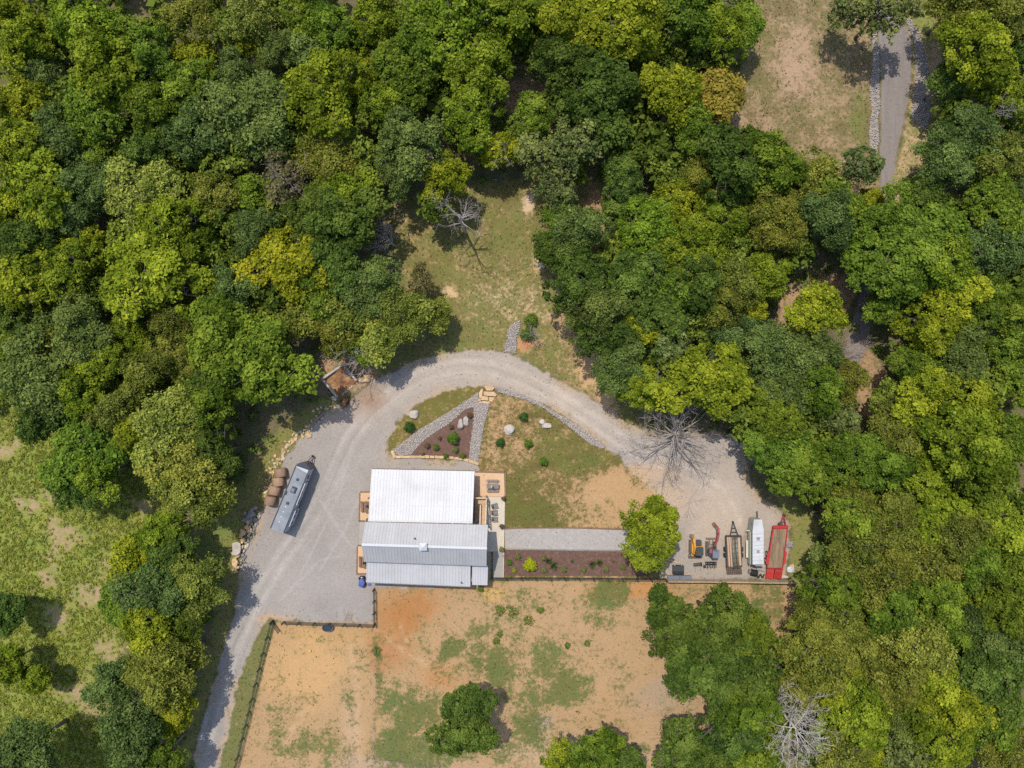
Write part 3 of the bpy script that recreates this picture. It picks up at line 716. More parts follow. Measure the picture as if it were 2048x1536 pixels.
FILL = """
560 30 40 G;450 60 40 G;340 50 44 G;110 30 44 G;130 110 44 G;20 120 44 H;150 205 40 G;270 180 40 D;340 160 40 G;430 210 44 D;560 170 40 D;590 270 50 G;680 260 44 D;720 120 44 G;730 240 44 D;740 320 42 G;250 280 44 H;90 250 40 G;350 330 44 G;430 320 44 G;500 310 44 B;600 310 40 D;250 340 40 D;120 340 40 G;380 420 40 G;460 440 44 D;560 430 44 G;120 480 36 G;250 480 44 H;440 530 40 D;250 600 46 G;200 600 44 D;120 600 40 Y;30 490 40 G;420 640 40 D;520 630 46 D;560 600 40 O;620 580 44 D;230 560 40 D;150 720 40 D;330 690 40 G;390 770 40 G;250 770 40 D;130 830 36 G;20 780 36 D;
1060 90 50 G;1000 100 44 D;900 110 44 G;1220 110 44 Y;1340 110 50 G;1300 170 44 G;1320 30 44 G;1260 240 46 D;1300 300 46 G;1240 280 44 D;1420 130 40 G;860 200 46 D;870 420 30 D;1400 300 44 D;1560 390 40 D;1640 380 38 G;1490 400 40 G;1590 500 44 D;1700 470 44 G;1480 500 44 G;1330 350 40 O;1230 500 40 G;1220 580 40 D;1360 640 44 G;1410 660 40 D;1300 700 44 B;1360 730 40 D;1480 750 44 G;1490 830 44 D;1620 830 44 D;1640 880 44 G;1830 600 44 D;1930 660 40 G;1960 770 44 G;1880 780 40 D;1760 800 30 G;1870 990 44 G;1790 985 46 G;1940 1000 44 G;2020 990 44 H;1720 1040 44 G;1830 1085 40 D;1642 1185 34 G;1730 1180 40 D;1920 1160 44 G;1820 1180 40 D;1570 1300 40 D;1660 1270 40 D;1760 1290 40 O;1660 1420 44 G;1640 1500 40 D;1840 1420 40 G;1930 1330 44 G;1860 1520 44 G;2020 1420 44 Y;1550 1440 40 D;2035 560 40 B;2035 280 40 D;1900 230 40 D;1950 350 44 G;1920 420 44 D;1930 560 44 H;1830 860 36 G;2035 1040 40 G;2035 1210 36 H;
"""
SPOTS = []
FILLS = [(float(q[0]), float(q[1]), float(q[2])) for q in (t.split() for t in FILL.replace("\n", "").split(";") if t.strip())]
for t in TREES.replace("\n", "").split(";"):
    if t.strip():
        x, y, r_, k = t.split(); SPOTS.append((float(x), float(y), float(r_), k))
LAND = [((742,1010),"the white-roofed house"),((580,1000),"the long travel trailer"),((682,760),"the compost bay"),((915,425),"the clearing's dead tree"),((1345,850),"the big bare tree"),((1595,1465),"the bleached dead tree"),((1553,1100),"the red flatbed trailer"),((1790,240),"the paved lane"),((1790,60),"the lane's far end"),((659,1252),"the oval stock tank"),((650,190),"the upper left yellow crown"),((1432,195),"the orange-tinged tree"),((20,20),"the upper left corner"),((2030,20),"the upper right corner"),((2030,1520),"the lower right corner"),((20,1520),"the lower left corner"),((20,600),"the left border's midpoint"),((2030,760),"the right border's midpoint"),((1024,20),"the upper border's midpoint"),((300,120),"the upper left woods' middle"),((1740,770),"the small right-hand glade"),((785,470),"the small leafless tree"),((1393,1093),"the yellow excavator"),((100,1080),"the rough meadow's middle"),((1780,1220),"the lower right woods' middle"),((420,690),"the left woods' middle"),((1290,550),"the central grove's middle")]
ORD = ["nearest", "second nearest", "third nearest", "fourth nearest", "fifth nearest", "sixth nearest", "seventh nearest", "eighth nearest", "ninth nearest", "tenth nearest", "eleventh nearest", "twelfth nearest", "thirteenth nearest", "fourteenth nearest", "fifteenth nearest", "sixteenth nearest"]
def tree_label(i):
    x, y, r_, k = SPOTS[i]
    best = None
    for (lx, ly), nm in LAND:
        d0 = math.hypot(x - lx, y - ly)
        rank = sum(1 for j, (a, b, c, kk) in enumerate(SPOTS) if kk == k and j != i and (math.hypot(a - lx, b - ly), j) < (d0, i))
        s_ = rank * 70 + d0 * .6
        if rank < len(ORD) and (best is None or s_ < best[0]): best = (s_, rank, nm)
    size = "small" if r_ < 35 else "large" if r_ > 64 else "medium"
    return "%s %s tree, %s of that colour to %s" % (size, KIND[k][0], ORD[best[1]], best[2])
used = {}
TREE_BASE = []
def place_tree(i, px, py, rpx, k, label=None):
    cw, tw, colr, big, small = KIND[k]
    st = big if rpx > 42 else small
    ks = sorted(q for q in PROTO if q[0] == st)
    key = ks[i % len(ks)] if i % 7 else ks[rng.integers(len(ks))]
    cm, tm, Rr, zc, ht = PROTO[key]
    h = 9.0
    s_ = rpx * S * .93 / Rr * 1.06
    for _ in range(3):
        sz = (s_ ** .6) * (1.0 + .10 * math.sin(i * 2.1))
        s_ = rpx * S * (1 - zc * sz / HC) / Rr * 1.12
    base = W(px, py, zc * sz); base.z = 0
    e = empty("tree", base, label or tree_label(i), "tree", "trees of the surrounding woods" if label is None else None)
    rot = rng.uniform(0, 2 * math.pi)
    for nm, me in (("crown", cm), ("trunk", tm)):
        o = link(nm, me, e)
        o.rotation_euler = (0, 0, rot); o.scale = (s_ * rng.uniform(.95, 1.05) if nm == "crown" else s_, s_, sz)
        j = rng.uniform(.84, 1.16); w_ = rng.normal(0, .04)
        o.color = (colr[0] * j * (1 + w_), colr[1] * j, colr[2] * j * (1 - w_), 1)
    TREE_BASE.append((base.x, base.y))
    return e
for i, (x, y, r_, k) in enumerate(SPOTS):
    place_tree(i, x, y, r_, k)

# smaller trees filling the gaps under and between the crowns, past the 300 that show
vs, qs, ts, n0 = [], [], [], 0
for x, y, r_ in FILLS:
    Rr = r_ * S * 1.08
    C, Nn, T, L = crown_points(Rr, Rr * .8, 12, 12, 13, .6, .6)
    b_ = W(x, y, 5.0)
    C = C + np.array((b_.x, b_.y, rng.uniform(4.4, 6.2)))
    v, q, t = leaves(C, Nn, .46, .32, T + rng.uniform(-.3, .2))
    vs.append(v); qs.append(q + n0); ts.append(t); n0 += len(v)
me = np_mesh("understory", np.concatenate(vs), np.concatenate(qs), M['leaf'], {"tint": ('FLOAT', np.concatenate(ts))})
o = tag(link("understory", me), "smaller green trees filling gaps between the big crowns", "understory", kind="stuff"); o.color = (.13, .175, .026, 1)
print("UNDER", n0 // 4)

# woods going on past the frame: one far mass, not single trees
vs, qs, ts, n0 = [], [], [], 0
ring = [(x, y) for x in range(-345, 2420, 98) for y in range(-320, 1900, 98) if not (-15 < x < 2063 and -15 < y < 1551)]
for x, y in ring:
    if 380 < x < 1300 and y > 1500: continue
    if 1480 < x < 1880 and y < 0: continue
    if x < 60 and 830 < y < 1480: continue
    Rr = rng.uniform(3.4, 4.6)
    C, Nn, T, L = crown_points(Rr, Rr * .8, 9, 8, 8, .5, .8)
    C = C + np.array(W(x + rng.uniform(-35, 35), y + rng.uniform(-35, 35), 0)) + np.array((0, 0, 6.5))
    v, q, t = leaves(C, Nn, .85, .62, T)
    vs.append(v); qs.append(q + n0); ts.append(t); n0 += len(v)
me = np_mesh("outer_woods", np.concatenate(vs), np.concatenate(qs), M['leaf'], {"tint": ('FLOAT', np.concatenate(ts))})
o = tag(link("outer_woods", me), "continuing green woods around the property", "woods", kind="stuff"); o.color = (.10, .155, .023, 1)

# undergrowth on the forest floor
def scatter(n, mask_fn, x0=-30, x1=2078, y0=-30, y1=1566):
    px = rng.uniform(x0, x1, n); py = rng.uniform(y0, y1, n)
    k = mask_fn(px, py)
    return px[k], py[k]
def brush(name, label, cat, px, py, per, size, zmax, a, b, col, flat=.8):
    n = len(px)
    cen = np.stack([(px - 1024) * S, (768 - py) * S, np.zeros(n)], 1)
    sz = rng.uniform(.6, 1.4, n) * size
    C = np.repeat(cen, per, 0); Z = np.repeat(sz, per)
    e = rand_dirs(n * per, -.1)
    C = C + e * (Z * rng.uniform(.3, 1.05, n * per))[:, None] * np.array((1, 1, flat)) 
    C[:, 2] = np.clip(C[:, 2], .02, zmax)
    Nn = e * .6 + np.array((0, 0, .7)) + rng.normal(size=(n * per, 3)) * .5
    tt = np.repeat(rng.uniform(.2, .8, n), per) + rng.normal(0, .15, n * per)
    v, q, t = leaves(C, Nn, a, b, tt)
    o = tag(link(name, np_mesh(name, v, q, M['leaf'], {"tint": ('FLOAT', t)})), label, cat, kind="stuff")
    o.color = (*col, 1)
    return o
px, py = scatter(3900, lambda x, y: at_grid(forest, x, y) & (at_grid(nA, x, y) > .38))
brush("undergrowth", "low dark green undergrowth between the tree trunks", "undergrowth", px, py, 34, .9, 3, .34, .22, (.115, .165, .03))
px, py = scatter(15000, lambda x, y: (at_grid(cls, x, y) == ZN.index('meadow')) & (at_grid(gw, x, y) + rng.normal(0, .15, len(x)) > .66), -30, 360, 790, 1566)
brush("tall_grass", "bright green tall grass and weeds of the rough meadow", "grass", px, py, 11, .30, .7, .26, .09, (.215, .245, .042), 1.0)
px, py = scatter(700, lambda x, y: (at_grid(cls, x, y) == ZN.index('meadow')), -30, 360, 790, 1566)
brush("dry_brush", "pale dry brush and cut stalks lying in the rough meadow", "brush", px, py, 7, .4, .5, .42, .035, (.36, .27, .18), .5)
okk = lambda names: np.isin(cls, [ZN.index(n) for n in names])
mk = okk(['paddock', 'clearing', 'hillside', 'front_lawn', 'glade', 'verge', 'side_lawn'])
px, py = scatter(52000, lambda x, y: at_grid(mk, x, y) & (at_grid(gw, x, y) + rng.normal(0, .28, len(x)) > .52), 380, 1900, -30, 1566)
brush("grass_tufts", "scattered grass tufts growing in lawn and dirt", "grass", px, py, 4, .11, .16, .16, .06, (.125, .145, .045), .8)
# ------------------------------------------------------------------ beds, walks, patios (flat sheets of the setting)
def Wp(pts, z=0.0): return [W(x, y, z) for x, y in pts]
def sheet(name, pts, z1, mt, z0=-.12):
    return tag(MB().prism([(p.x, p.y) for p in Wp(pts)], z0, z1).build(name, mt), kind="structure")
P_TRI = [(947,815),(948,840),(941,889),(937,919),(823,909),(849,879),(899,847),(929,821)]
P_BED = [(1008,1100),(1060,1101),(1110,1100),(1170,1102),(1250,1102),(1298,1104),(1296,1152),(1008,1151)]
sheet("mulch_bed", P_TRI, .055, M['mulch'])
sheet("mulch_bed", P_BED, .055, M['mulch'])
sheet("gravel_walk", [(1010,1059),(1042,1057),(1140,1057),(1240,1060),(1330,1062),(1330,1098),(1250,1100),(1120,1099),(1010,1097)], .045, M['walk'])
sheet("concrete_patio", [(949,993.5),(1010,994),(1008,1103),(973,1103),(950,1060)], .075, M['concrete'])
sheet("side_path", [(986,1103.4),(1008,1103.4),(1006.5,1157),(986,1157)], .06, M['concrete_grey'])
sheet("pea_gravel_patio", [(945,943),(1008,945),(1009.5,993.4),(945,992.9)], .065, M['peagravel'])
sheet("pea_gravel_patio", [(721,985),(760,985),(760,1040),(720,1040)], .065, M['peagravel'])
sheet("pea_gravel_patio", [(716,1092),(760,1092),(760,1146),(715.5,1146)], .065, M['peagravel'])
sheet("concrete_patio", [(719.5,1041.5),(760,1041.5),(760,1090.6),(718,1090.6)], .07, M['concrete_grey'])
# timbers that edge them
def edging(label, lines, mt, h=.16, w=.16, step=34):
    pts = [p for l in lines for p in l]
    e = empty("timber_edging", W(*pts[0]), label, "edging")
    for k, l in enumerate(lines):
        for (xa, ya), (xb, yb) in zip(l[:-1], l[1:]):
            n = max(1, round(math.hypot(xb - xa, yb - ya) / step))
            for i in range(n):
                a, b = W(xa + (xb - xa) * i / n, ya + (yb - ya) * i / n, h / 2), W(xa + (xb - xa) * (i + .985) / n, ya + (yb - ya) * (i + .985) / n, h / 2)
                a.z = b.z = h / 2 - .02 + .012 * ((i + k) % 2)
                MB().bar(a, b, w * random.uniform(.9, 1.1), h).build("timber", mt, e)
    return e
edging("brown timber border round the patio with the umbrella table", [[(950,943.5),(1009,945)],[(1010.5,944),(1011.5,993)]], M['wood_dark'], w=.2)
edging("brown timber border of the patio left of the white roof", [[(720,984),(745,984)],[(719.5,986),(718.5,1041)],[(717,1042.5),(742,1042.5)]], M['wood_dark'], w=.18)
edging("brown timber border of the patio at the house's lower left corner", [[(715.5,1091),(735,1091)],[(714.5,1093),(713.5,1147)],[(713,1148),(738,1148)]], M['wood_dark'], w=.18)
edging("uneven brown timbers along the upper side of the gravel walk", [[(1012,1057),(1090,1055.5),(1170,1056),(1245,1058.5)]], M['wood_dark'], h=.13, w=.14)
edging("grey-brown timbers between gravel walk and mulch bed", [[(1012,1098.5),(1090,1099.5),(1170,1101),(1260,1101.5)]], M['wood_grey'], h=.15, w=.16)
edging("pale timber strip between side path and mulch bed", [[(1007.5,1105),(1006.5,1156)]], M['wood_pale'], h=.13, w=.1)

# ------------------------------------------------------------------ rocks
def rock_proto(seed, n=15, sub=False):
    r = np.random.default_rng(seed)
    bm = bmesh.new()
    for d in (r.normal(size=(n, 3))):
        d = d / np.linalg.norm(d) * r.uniform(.75, 1.0)
        bm.verts.new(Vector((d[0] * .5, d[1] * .5, d[2] * .5)))
    g = bmesh.ops.convex_hull(bm, input=bm.verts)
    bmesh.ops.delete(bm, geom=[v for v in bm.verts if not v.link_faces], context='VERTS')
    me = bpy.data.meshes.new("stone")
    bm.to_mesh(me); bm.free()
    return me
ROCKS = {}
for key in ('sandstone', 'limestone', 'greystone'):
    ROCKS[key] = []
    for i in range(6):
        me = rock_proto(40 + i); me.materials.append(M[key]); ROCKS[key].append(me)
def stone(parent, px, py, sx, sy, sz, rot, key, z=None, name="stone"):
    o = link(name, random.choice(ROCKS[key]), parent)
    p = W(px, py) - parent.location
    o.location = (p.x, p.y, (sz * .22 if z is None else z))
    o.rotation_euler = (random.uniform(-.15, .15), random.uniform(-.15, .15), rot)
    o.scale = (sx * 1.15, sy * 1.15, sz * 1.1)
    return o
def along(pts, t):
    Ls = [math.hypot(b[0] - a[0], b[1] - a[1]) for a, b in zip(pts[:-1], pts[1:])]
    d = t * sum(Ls)
    for (a, b), l in zip(zip(pts[:-1], pts[1:]), Ls):
        if d <= l: break
        d -= l
    u = min(1, d / l)
    return a[0] + (b[0] - a[0]) * u, a[1] + (b[1] - a[1]) * u, math.atan2(-(b[1] - a[1]), b[0] - a[0])
e = empty("rubble_bank", W(590, 880), "low bank of tan rubble stones along the drive beside the hay bales", "stone wall")
path = [(655,816),(632,838),(607,861),(579,888),(563,908),(548,934),(538,962),(530,992)]
for i in range(150):
    x, y, a = along(path, i / 150 + random.uniform(0, .006)); off = random.gauss(0, 5.5)
    s_ = random.uniform(.22, .62)
    stone(e, x + off * .72, y + off * .7, s_, s_ * random.uniform(.6, .9), s_ * .55, random.uniform(0, 3.1), random.choice(['sandstone', 'sandstone', 'limestone']))
MB().bar(W(650, 824, .25), W(621, 852, .22), .28, .3).build("timber", M['wood_grey'], e)
e = empty("slab_wall", W(490, 1080), "wall of big tan slabs on dark rocks at the drive's left edge", "stone wall")
path = [(512,1012),(503,1032),(497,1052),(489,1074),(481,1096),(476,1118),(474,1142)]
for i in range(26):
    x, y, a = along(path, (i + .5) / 26); s_ = random.uniform(.6, 1.15)
    stone(e, x + random.gauss(-2, 3), y, s_, s_ * random.uniform(.6, .85), .5, random.uniform(0, 3.1), 'greystone' if y < 1040 else 'sandstone', .42)
path2 = [(524,1018),(514,1040),(507,1056),(499,1076),(491,1096),(486,1116),(481,1142)]
for i in range(46):
    x, y, a = along(path2, (i + .5) / 46); s_ = random.uniform(.3, .65)
    stone(e, x + random.gauss(0, 2.5), y, s_, s_ * .8, s_ * .8, random.uniform(0, 3.1), random.choice(['greystone', 'greystone', 'limestone']), .12)
for i in range(30):
    stone(e, 500 + random.gauss(0, 6), 1036 + random.gauss(0, 9), .45, .4, .4, random.uniform(0, 3), 'greystone', .35)
# pale ring slab lying on the slab wall
b = MB()
pts = [(470,1083),(478,1081),(485,1084),(486,1092),(485,1102),(479,1108),(470,1107),(467,1104),(470,1099),(469,1090)]
b.prism([(p.x, p.y) for p in Wp(pts)], .7, .88)
tag(b.build("stone_slab", M['boulder']), "pale rounded flat slab lying on the wall left of the drive", "stone slab")

def boulder(label, parts, mt='boulder', name="boulder", seed=1):
    cx, cy = parts[0][0], parts[0][1]
    bm = bmesh.new()
    me = bpy.data.meshes.new(name)
    r = random.Random(seed)
    for px, py, rx, ry, h in parts:
        q = bmesh.ops.create_icosphere(bm, subdivisions=3, radius=1)
        ph = [r.uniform(0, 6) for _ in range(6)]
        off = W(px, py) - W(cx, cy)
        for v in q['verts']:
            c = v.co.copy()
            k = 1 + .16 * math.sin(2.6 * c.x + ph[0]) + .14 * math.sin(3.1 * c.y + ph[1]) + .12 * math.sin(4.3 * c.z + ph[2] + c.x * 2) + .05 * math.sin(9 * c.x + ph[3]) * math.sin(8 * c.y + ph[4])
            c = Vector([math.copysign(abs(t) ** .8, t) for t in c]) * k
            v.co = Vector((c.x * rx * S + off.x, c.y * ry * S + off.y, max(c.z, -.35) * h * .62 + h * .2))
    bm.to_mesh(me); bm.free()
    me.materials.append(M[mt])
    return tag(link(name, me, loc=W(cx, cy)), label, "boulder")
boulder("round pale boulder on the grass wedge left of the rock strip", [(826,829,9.5,7.5,.8)], seed=2)
boulder("cracked pale boulder pair in the brown mulch triangle", [(922,848,6.5,8.5,.9),(932,842,6.5,8,.8)], seed=3)
boulder("pale flat-topped boulder on the patchy front lawn", [(1019,860,10.5,9.5,.7)], seed=4)
boulder("bone-shaped white rock on the front lawn", [(1094,851,9,5,.5),(1083,843,5.5,5,.45)], seed=5)
boulder("square tan stone block beside the compost bay", [(730,760,11,5.5,.8),(736,755,8,4,.6)], 'sandstone', seed=6)
boulder("flat tan stone lying on the gravel below the rubble bank", [(618,871,6,6,.25)], 'sandstone', seed=7)
boulder("grey stone at the compost bay's lower left wall end", [(669,797,7,3.5,.5)], 'limestone', seed=8)
boulder("white chunk of rock at the right end of the tan fence", [(1570,1153,6,3.5,.3)], 'boulder', seed=10)
for i, (x, y, lb) in enumerate([(1470,884,"pale rock right of the big bare tree"),(1484,890,"pale rock at the drive's upper right end under the trees"),(1372,868,"pale rock under the big bare tree's right limbs"),(1084,532,"white rock at the right side of the clearing")]):
    boulder(lb, [(x, y, 6, 5, .4)], seed=20 + i)
# stones edging the mulch triangle
e = empty("stone_edging", W(870, 914), "row of tan edging stones below the mulch triangle", "edging")
xs = np.linspace(796, 952, 17)
for i, x in enumerate(xs):
    y = np.interp(x, [796, 850, 900, 935, 952], [913.5, 913, 914.5, 920, 926])
    o = MB().box((0, 0, 0), (random.uniform(.6, .78), random.uniform(.28, .4), .26), 0)
    ob = o.build("stone", M['sandstone'], e, off=(0, 0, 0)); p = W(x, y) - e.location
    ob.location = (p.x, p.y, .1); ob.rotation_euler = (random.uniform(-.05, .05), 0, random.uniform(-.12, .1) - (.25 if x > 930 else 0))
ob = MB().box((0, 0, 0), (.42, 1.1, .3)).build("stone", M['sandstone'], e, off=(0, 0, 0)); p = W(787.5, 908.5) - e.location
ob.location = (p.x, p.y, .12); ob.rotation_euler = (0, 0, .42)
# flagstone steps at the top of the triangle
e = empty("stone_steps", W(973, 788), "tan flagstone steps where the two rock strips meet", "steps")
for pts, z in [([(968,772),(984,771),(989,776),(985,781),(974,781)],.34),([(958,786),(963,777),(966,779),(964,795),(959,797)],.22),([(967,783),(987,783),(994,789),(991,793),(968,791)],.26),([(964,792),(976,793),(977,801),(962,800)],.18),([(978,794),(990,795),(984,804),(978,802)],.17),([(966,802),(980,803),(977,807),(956,805)],.12),([(957,798),(962,797),(961,803),(955,802)],.12)]:
    MB().prism([(p.x, p.y) for p in Wp(pts)], 0, z).build("flagstone", M['sandstone'], e)

# river-rock strips: thousands of small stones
def river_mat():
    m, nt_, b = new_mat("river_rock_mix")
    g = nt_.nodes.new("ShaderNodeNewGeometry"); r_ = nt_.nodes.new("ShaderNodeValToRGB")
    nt_.links.new(g.outputs["Random Per Island"], r_.inputs[0])
    el = r_.color_ramp.elements
    el[0].color = (.30, .255, .22, 1); el[1].color = (.50, .43, .365, 1)
    k = el.new(.22); k.color = (.39, .34, .30, 1); k = el.new(.6); k.color = (.43, .375, .33, 1)
    nt_.links.new(r_.outputs[0], b.inputs["Base Color"]); b.inputs["Roughness"].default_value = .9
    return m
M['river'] = river_mat()
OCT = np.array([(1, 0, 0), (0, 1, 0), (-1, 0, 0), (0, -1, 0), (0, 0, 1), (0, 0, -1)], float)
OF = np.array([(0, 1, 4), (1, 2, 4), (2, 3, 4), (3, 0, 4), (1, 0, 5), (2, 1, 5), (3, 2, 5), (0, 3, 5)])
def rock_strip(poly, label, dens=26, size=.15):
    poly = [(float(x), float(y)) for x, y in poly]
    xs_, ys_ = [p[0] for p in poly], [p[1] for p in poly]
    n = int((max(xs_) - min(xs_)) * (max(ys_) - min(ys_)) * S * S * dens)
    X = rng.uniform(min(xs_) - 1, max(xs_) + 1, n); Y = rng.uniform(min(ys_) - 1, max(ys_) + 1, n)
    k = sdf(poly, X, Y) > rng.normal(-.3, .9, n)
    X, Y = X[k], Y[k]; n = len(X)
    s_ = size * rng.uniform(.55, 1.45, n)
    v = OCT[None] * (s_[:, None] * rng.uniform(.7, 1.25, (n, 6)))[..., None]
    v[..., 2] *= .6
    a = rng.uniform(0, 6.28, n); c_, q_ = np.cos(a)[:, None], np.sin(a)[:, None]
    vx = v[..., 0] * c_ - v[..., 1] * q_; vy = v[..., 0] * q_ + v[..., 1] * c_
    v = np.stack([vx + ((X - 1024) * S)[:, None], vy + ((768 - Y) * S)[:, None], v[..., 2] + .07 + rng.uniform(0, .06, n)[:, None]], -1)
    f_ = (OF[None] + (np.arange(n) * 6)[:, None, None]).reshape(-1, 3)
    o = link("river_rocks", np_mesh("river_rocks", v.reshape(-1, 3), f_, M['river']))
    sheet("rock_bed", poly, .03, M['river_base'])
    return tag(o, label, "rocks", kind="stuff")
rock_strip([(784,902),(838,860),(883,833),(924,808),(956,785),(958,802),(975,806),(980,806),(966,856),(959,906),(955,924),(937.5,919),(941,889.5),(948,840),(947.5,813),(929,820),(899,846),(849.5,878),(823,908),(800,912),(789,905)], "pale river rocks in a V round the mulch triangle", 90, .085)
rock_strip([(993,773),(1038,786),(1081,807),(1116,828),(1160,854),(1211,893),(1204,897),(1182,889),(1133,849),(1089,817),(1054,800),(996,784)], "pale river rock strip along the inside of the curved drive", 75, .09)
rock_strip([(1040,640),(1022,650),(1014,662),(1016,676),(1010,690),(1008,703),(1030,706),(1034,690),(1032,675),(1040,655)], "pale rock ditch running down to the top of the drive", 75, .09)
rock_strip([(1744,66),(1753,68),(1759,120),(1757,165),(1760,205),(1755,240),(1758,280),(1752,312),(1741,306),(1738,262),(1744,220),(1739,180),(1746,130)], "pale rocks along the lane's left edge", 30, .10)
rock_strip([(1806,30),(1822,40),(1840,72),(1852,105),(1858,160),(1862,225),(1850,262),(1822,232),(1832,160),(1829,90),(1816,50)], "pale rocks along the lane's right edge", 30, .10)

# pebbles flung on the drive's edges
def pebbles(name, label, n, fn, size, mt):
    X = rng.uniform(380, 1600, n); Y = rng.uniform(690, 1540, n)
    k = fn(X, Y); X, Y = X[k], Y[k]; n = len(X)
    s_ = size * rng.uniform(.5, 1.5, n)
    v = OCT[None] * (s_[:, None] * rng.uniform(.7, 1.25, (n, 6)))[..., None]
    v = v + np.stack([(X - 1024) * S, (768 - Y) * S, np.full(n, .02)], -1)[:, None]
    f_ = (OF[None] + (np.arange(n) * 6)[:, None, None]).reshape(-1, 3)
    tag(link(name, np_mesh(name, v.reshape(-1, 3), f_, mt)), label, "stones", kind="stuff")
sdp = sd_drive
pebbles("loose_stones", "loose dark stones on the edges of the gravel drive", 9000, lambda X, Y: (at_grid(sdp, X, Y) > 2) & (at_grid(sdp, X, Y) < 34 * rng.random(len(X)) ** 2 + 3), .075, M['greystone'])
pebbles("field_stones", "small pale stones scattered over the dirt paddock and lawn", 2600, lambda X, Y: okk(['paddock', 'front_lawn', 'clearing'])[np.clip(((Y - gy[0]) / STEP).astype(int), 0, NY - 1), np.clip(((X - gx[0]) / STEP).astype(int), 0, NX - 1)], .06, M['limestone'])

# ------------------------------------------------------------------ house
hs = empty("house", W(850, 1050), "long house with one white and three grey ribbed metal roofs", "house")
def roof_plane(name, a, b, c, d, mt, width, rib=.038, thick=.07, edge=M['trim']):
    """a-b the upper line in the picture, d-c the lower one; panels run from one to the other"""
    a, b, c, d = Vector(a), Vector(b), Vector(c), Vector(d)
    root = MB().slab([p - Vector((0, 0, .045)) for p in (a, b, c, d)], thick).build(name, edge, hs)
    n = max(2, round(((b - a).length + (c - d).length) / 2 / width))
    nor = (b - a).cross(d - a).normalized()
    if nor.z < 0: nor = -nor
    for i in range(n):
        m_ = MB()
        t0, t1 = i / n, (i + .994) / n
        q = [a.lerp(b, t0), a.lerp(b, t1), d.lerp(c, t1), d.lerp(c, t0)]
        m_.slab(q, .03)
        for u in (.04, .5):
            p0, p1 = q[0].lerp(q[1], u), q[3].lerp(q[2], u)
            sd2 = (p1 - p0).normalized().cross(nor)
            m_.add([p + sd2 * a_ + nor * h_ for p in (p0, p1) for a_, h_ in ((-.085, .001), (-.03, rib), (.03, rib), (.085, .001))], [(0, 1, 5, 4), (1, 2, 6, 5), (2, 3, 7, 6), (0, 3, 2, 1), (4, 5, 6, 7), (0, 4, 7, 3)])
        m_.build("roof_panel", mt, root)
    return root
rw = roof_plane("white_roof", W(744,938,3.0), W(949,942.5,3.0), W(945,1047,4.5), W(737,1043,4.5), M['white_roof'], .82)
gN = roof_plane("gable_roof", W(731.3,1044,5.1), W(975.7,1049.8,5.1), W(973.4,1096.4,7.0), W(724,1088.8,7.0), M['grey_roof'], .82)
gS = roof_plane("gable_roof", W(724,1089.2,6.99), W(973.4,1096.8,6.99), W(973,1132.2,5.1), W(729,1123.6,5.1), M['grey_roof'], .82)
MB().bar(W(723.5,1089,7.05), W(973.9,1096.6,7.05), .34, .05).build("ridge_cap", M['ridge'], gN)
for t_ in (.36, .69):
    MB().bar(W(744,938,3.0).lerp(W(737,1043,4.5), t_) + Vector((0, 0, .012)), W(949,942.5,3.0).lerp(W(945,1047,4.5), t_) + Vector((0, 0, .012)), .05, .02).build("panel_lap", M['ridge'], rw)
MB().bar(W(737,1043,4.53) + Vector((0, .1, 0)), W(945,1047,4.53) + Vector((0, .1, 0)), .3, .03).build("flashing", M['white_roof'], rw)
rl = roof_plane("lean_to_roof", W(734,1122,4.35), W(941,1130,4.35), W(940.6,1173,3.1), W(733,1164.4,3.1), M['grey_roof_b'], .82)
rs = roof_plane("small_roof", W(945,1130,4.0), W(976,1131,4.0), W(974.8,1170.5,3.0), W(945,1169.7,3.0), M['grey_roof_b'], .7)
def gbox(name, mt, x0, x1, y0, y1, z0, z1, parent):
    p = [W(x0, y0), W(x1, y0 + (x1 - x0) * .025), W(x1, y1 + (x1 - x0) * .025), W(x0, y1)]
    return MB().prism([(q.x, q.y) for q in p], z0, z1).build(name, mt, parent)
wl = gbox("wall", M['siding'], 757, 946, 938, 1040, 0, 2.9, hs)
wm = gbox("wall", M['siding'], 749, 968, 1038, 1098, 0, 4.9, hs)
wb = gbox("wall", M['siding'], 752, 962, 1099, 1146, 0, 2.95, hs)
# gable ends
for xa, ya, xb, yb in ((749, 1038, 749, 1098), (967.5, 1043.3, 967.5, 1103)):
    p0, p1 = W(xa, ya, 0), W(xb, yb, 0)
    b = MB(); mid = (p0 + p1) / 2
    o_ = Vector((.08 if xa < 800 else -.08, 0, 0))
    b.add([(p0.x, p0.y, 4.88), (p1.x, p1.y, 4.88), (mid.x, mid.y, 6.7), (p0.x + o_.x, p0.y, 4.88), (p1.x + o_.x, p1.y, 4.88), (mid.x + o_.x, mid.y, 6.7)], [(0, 1, 2), (5, 4, 3), (0, 3, 4, 1), (1, 4, 5, 2), (2, 5, 3, 0)])
    b.build("gable_end", M['siding'], hs)
def opening(name, c, sx, sy, sz, parent):
    o = MB().box(c, (sx, sy, sz)).build(name, M['ridge'], parent)
    MB().box(c, (sx * (.8 if sx > .3 else 1.25), sy * (.8 if sy > .3 else 1.25), sz * .84)).build("pane", M['glass'], o)
for x in (790, 830, 880, 920):
    p = W(x, 938 + (x - 757) * .025); opening("window", (p.x, p.y + .02, 1.6), 1.2, .1, 1.2, hs)
for y in (965, 1010, 1075):
    p = W(946.2 if y < 1040 else 968.2, y + 4); opening("window" if y != 1010 else "door", (p.x + .02, p.y, 1.6 if y != 1010 else 1.05), .1, 1.1, 1.2 if y != 1010 else 2.1, hs)
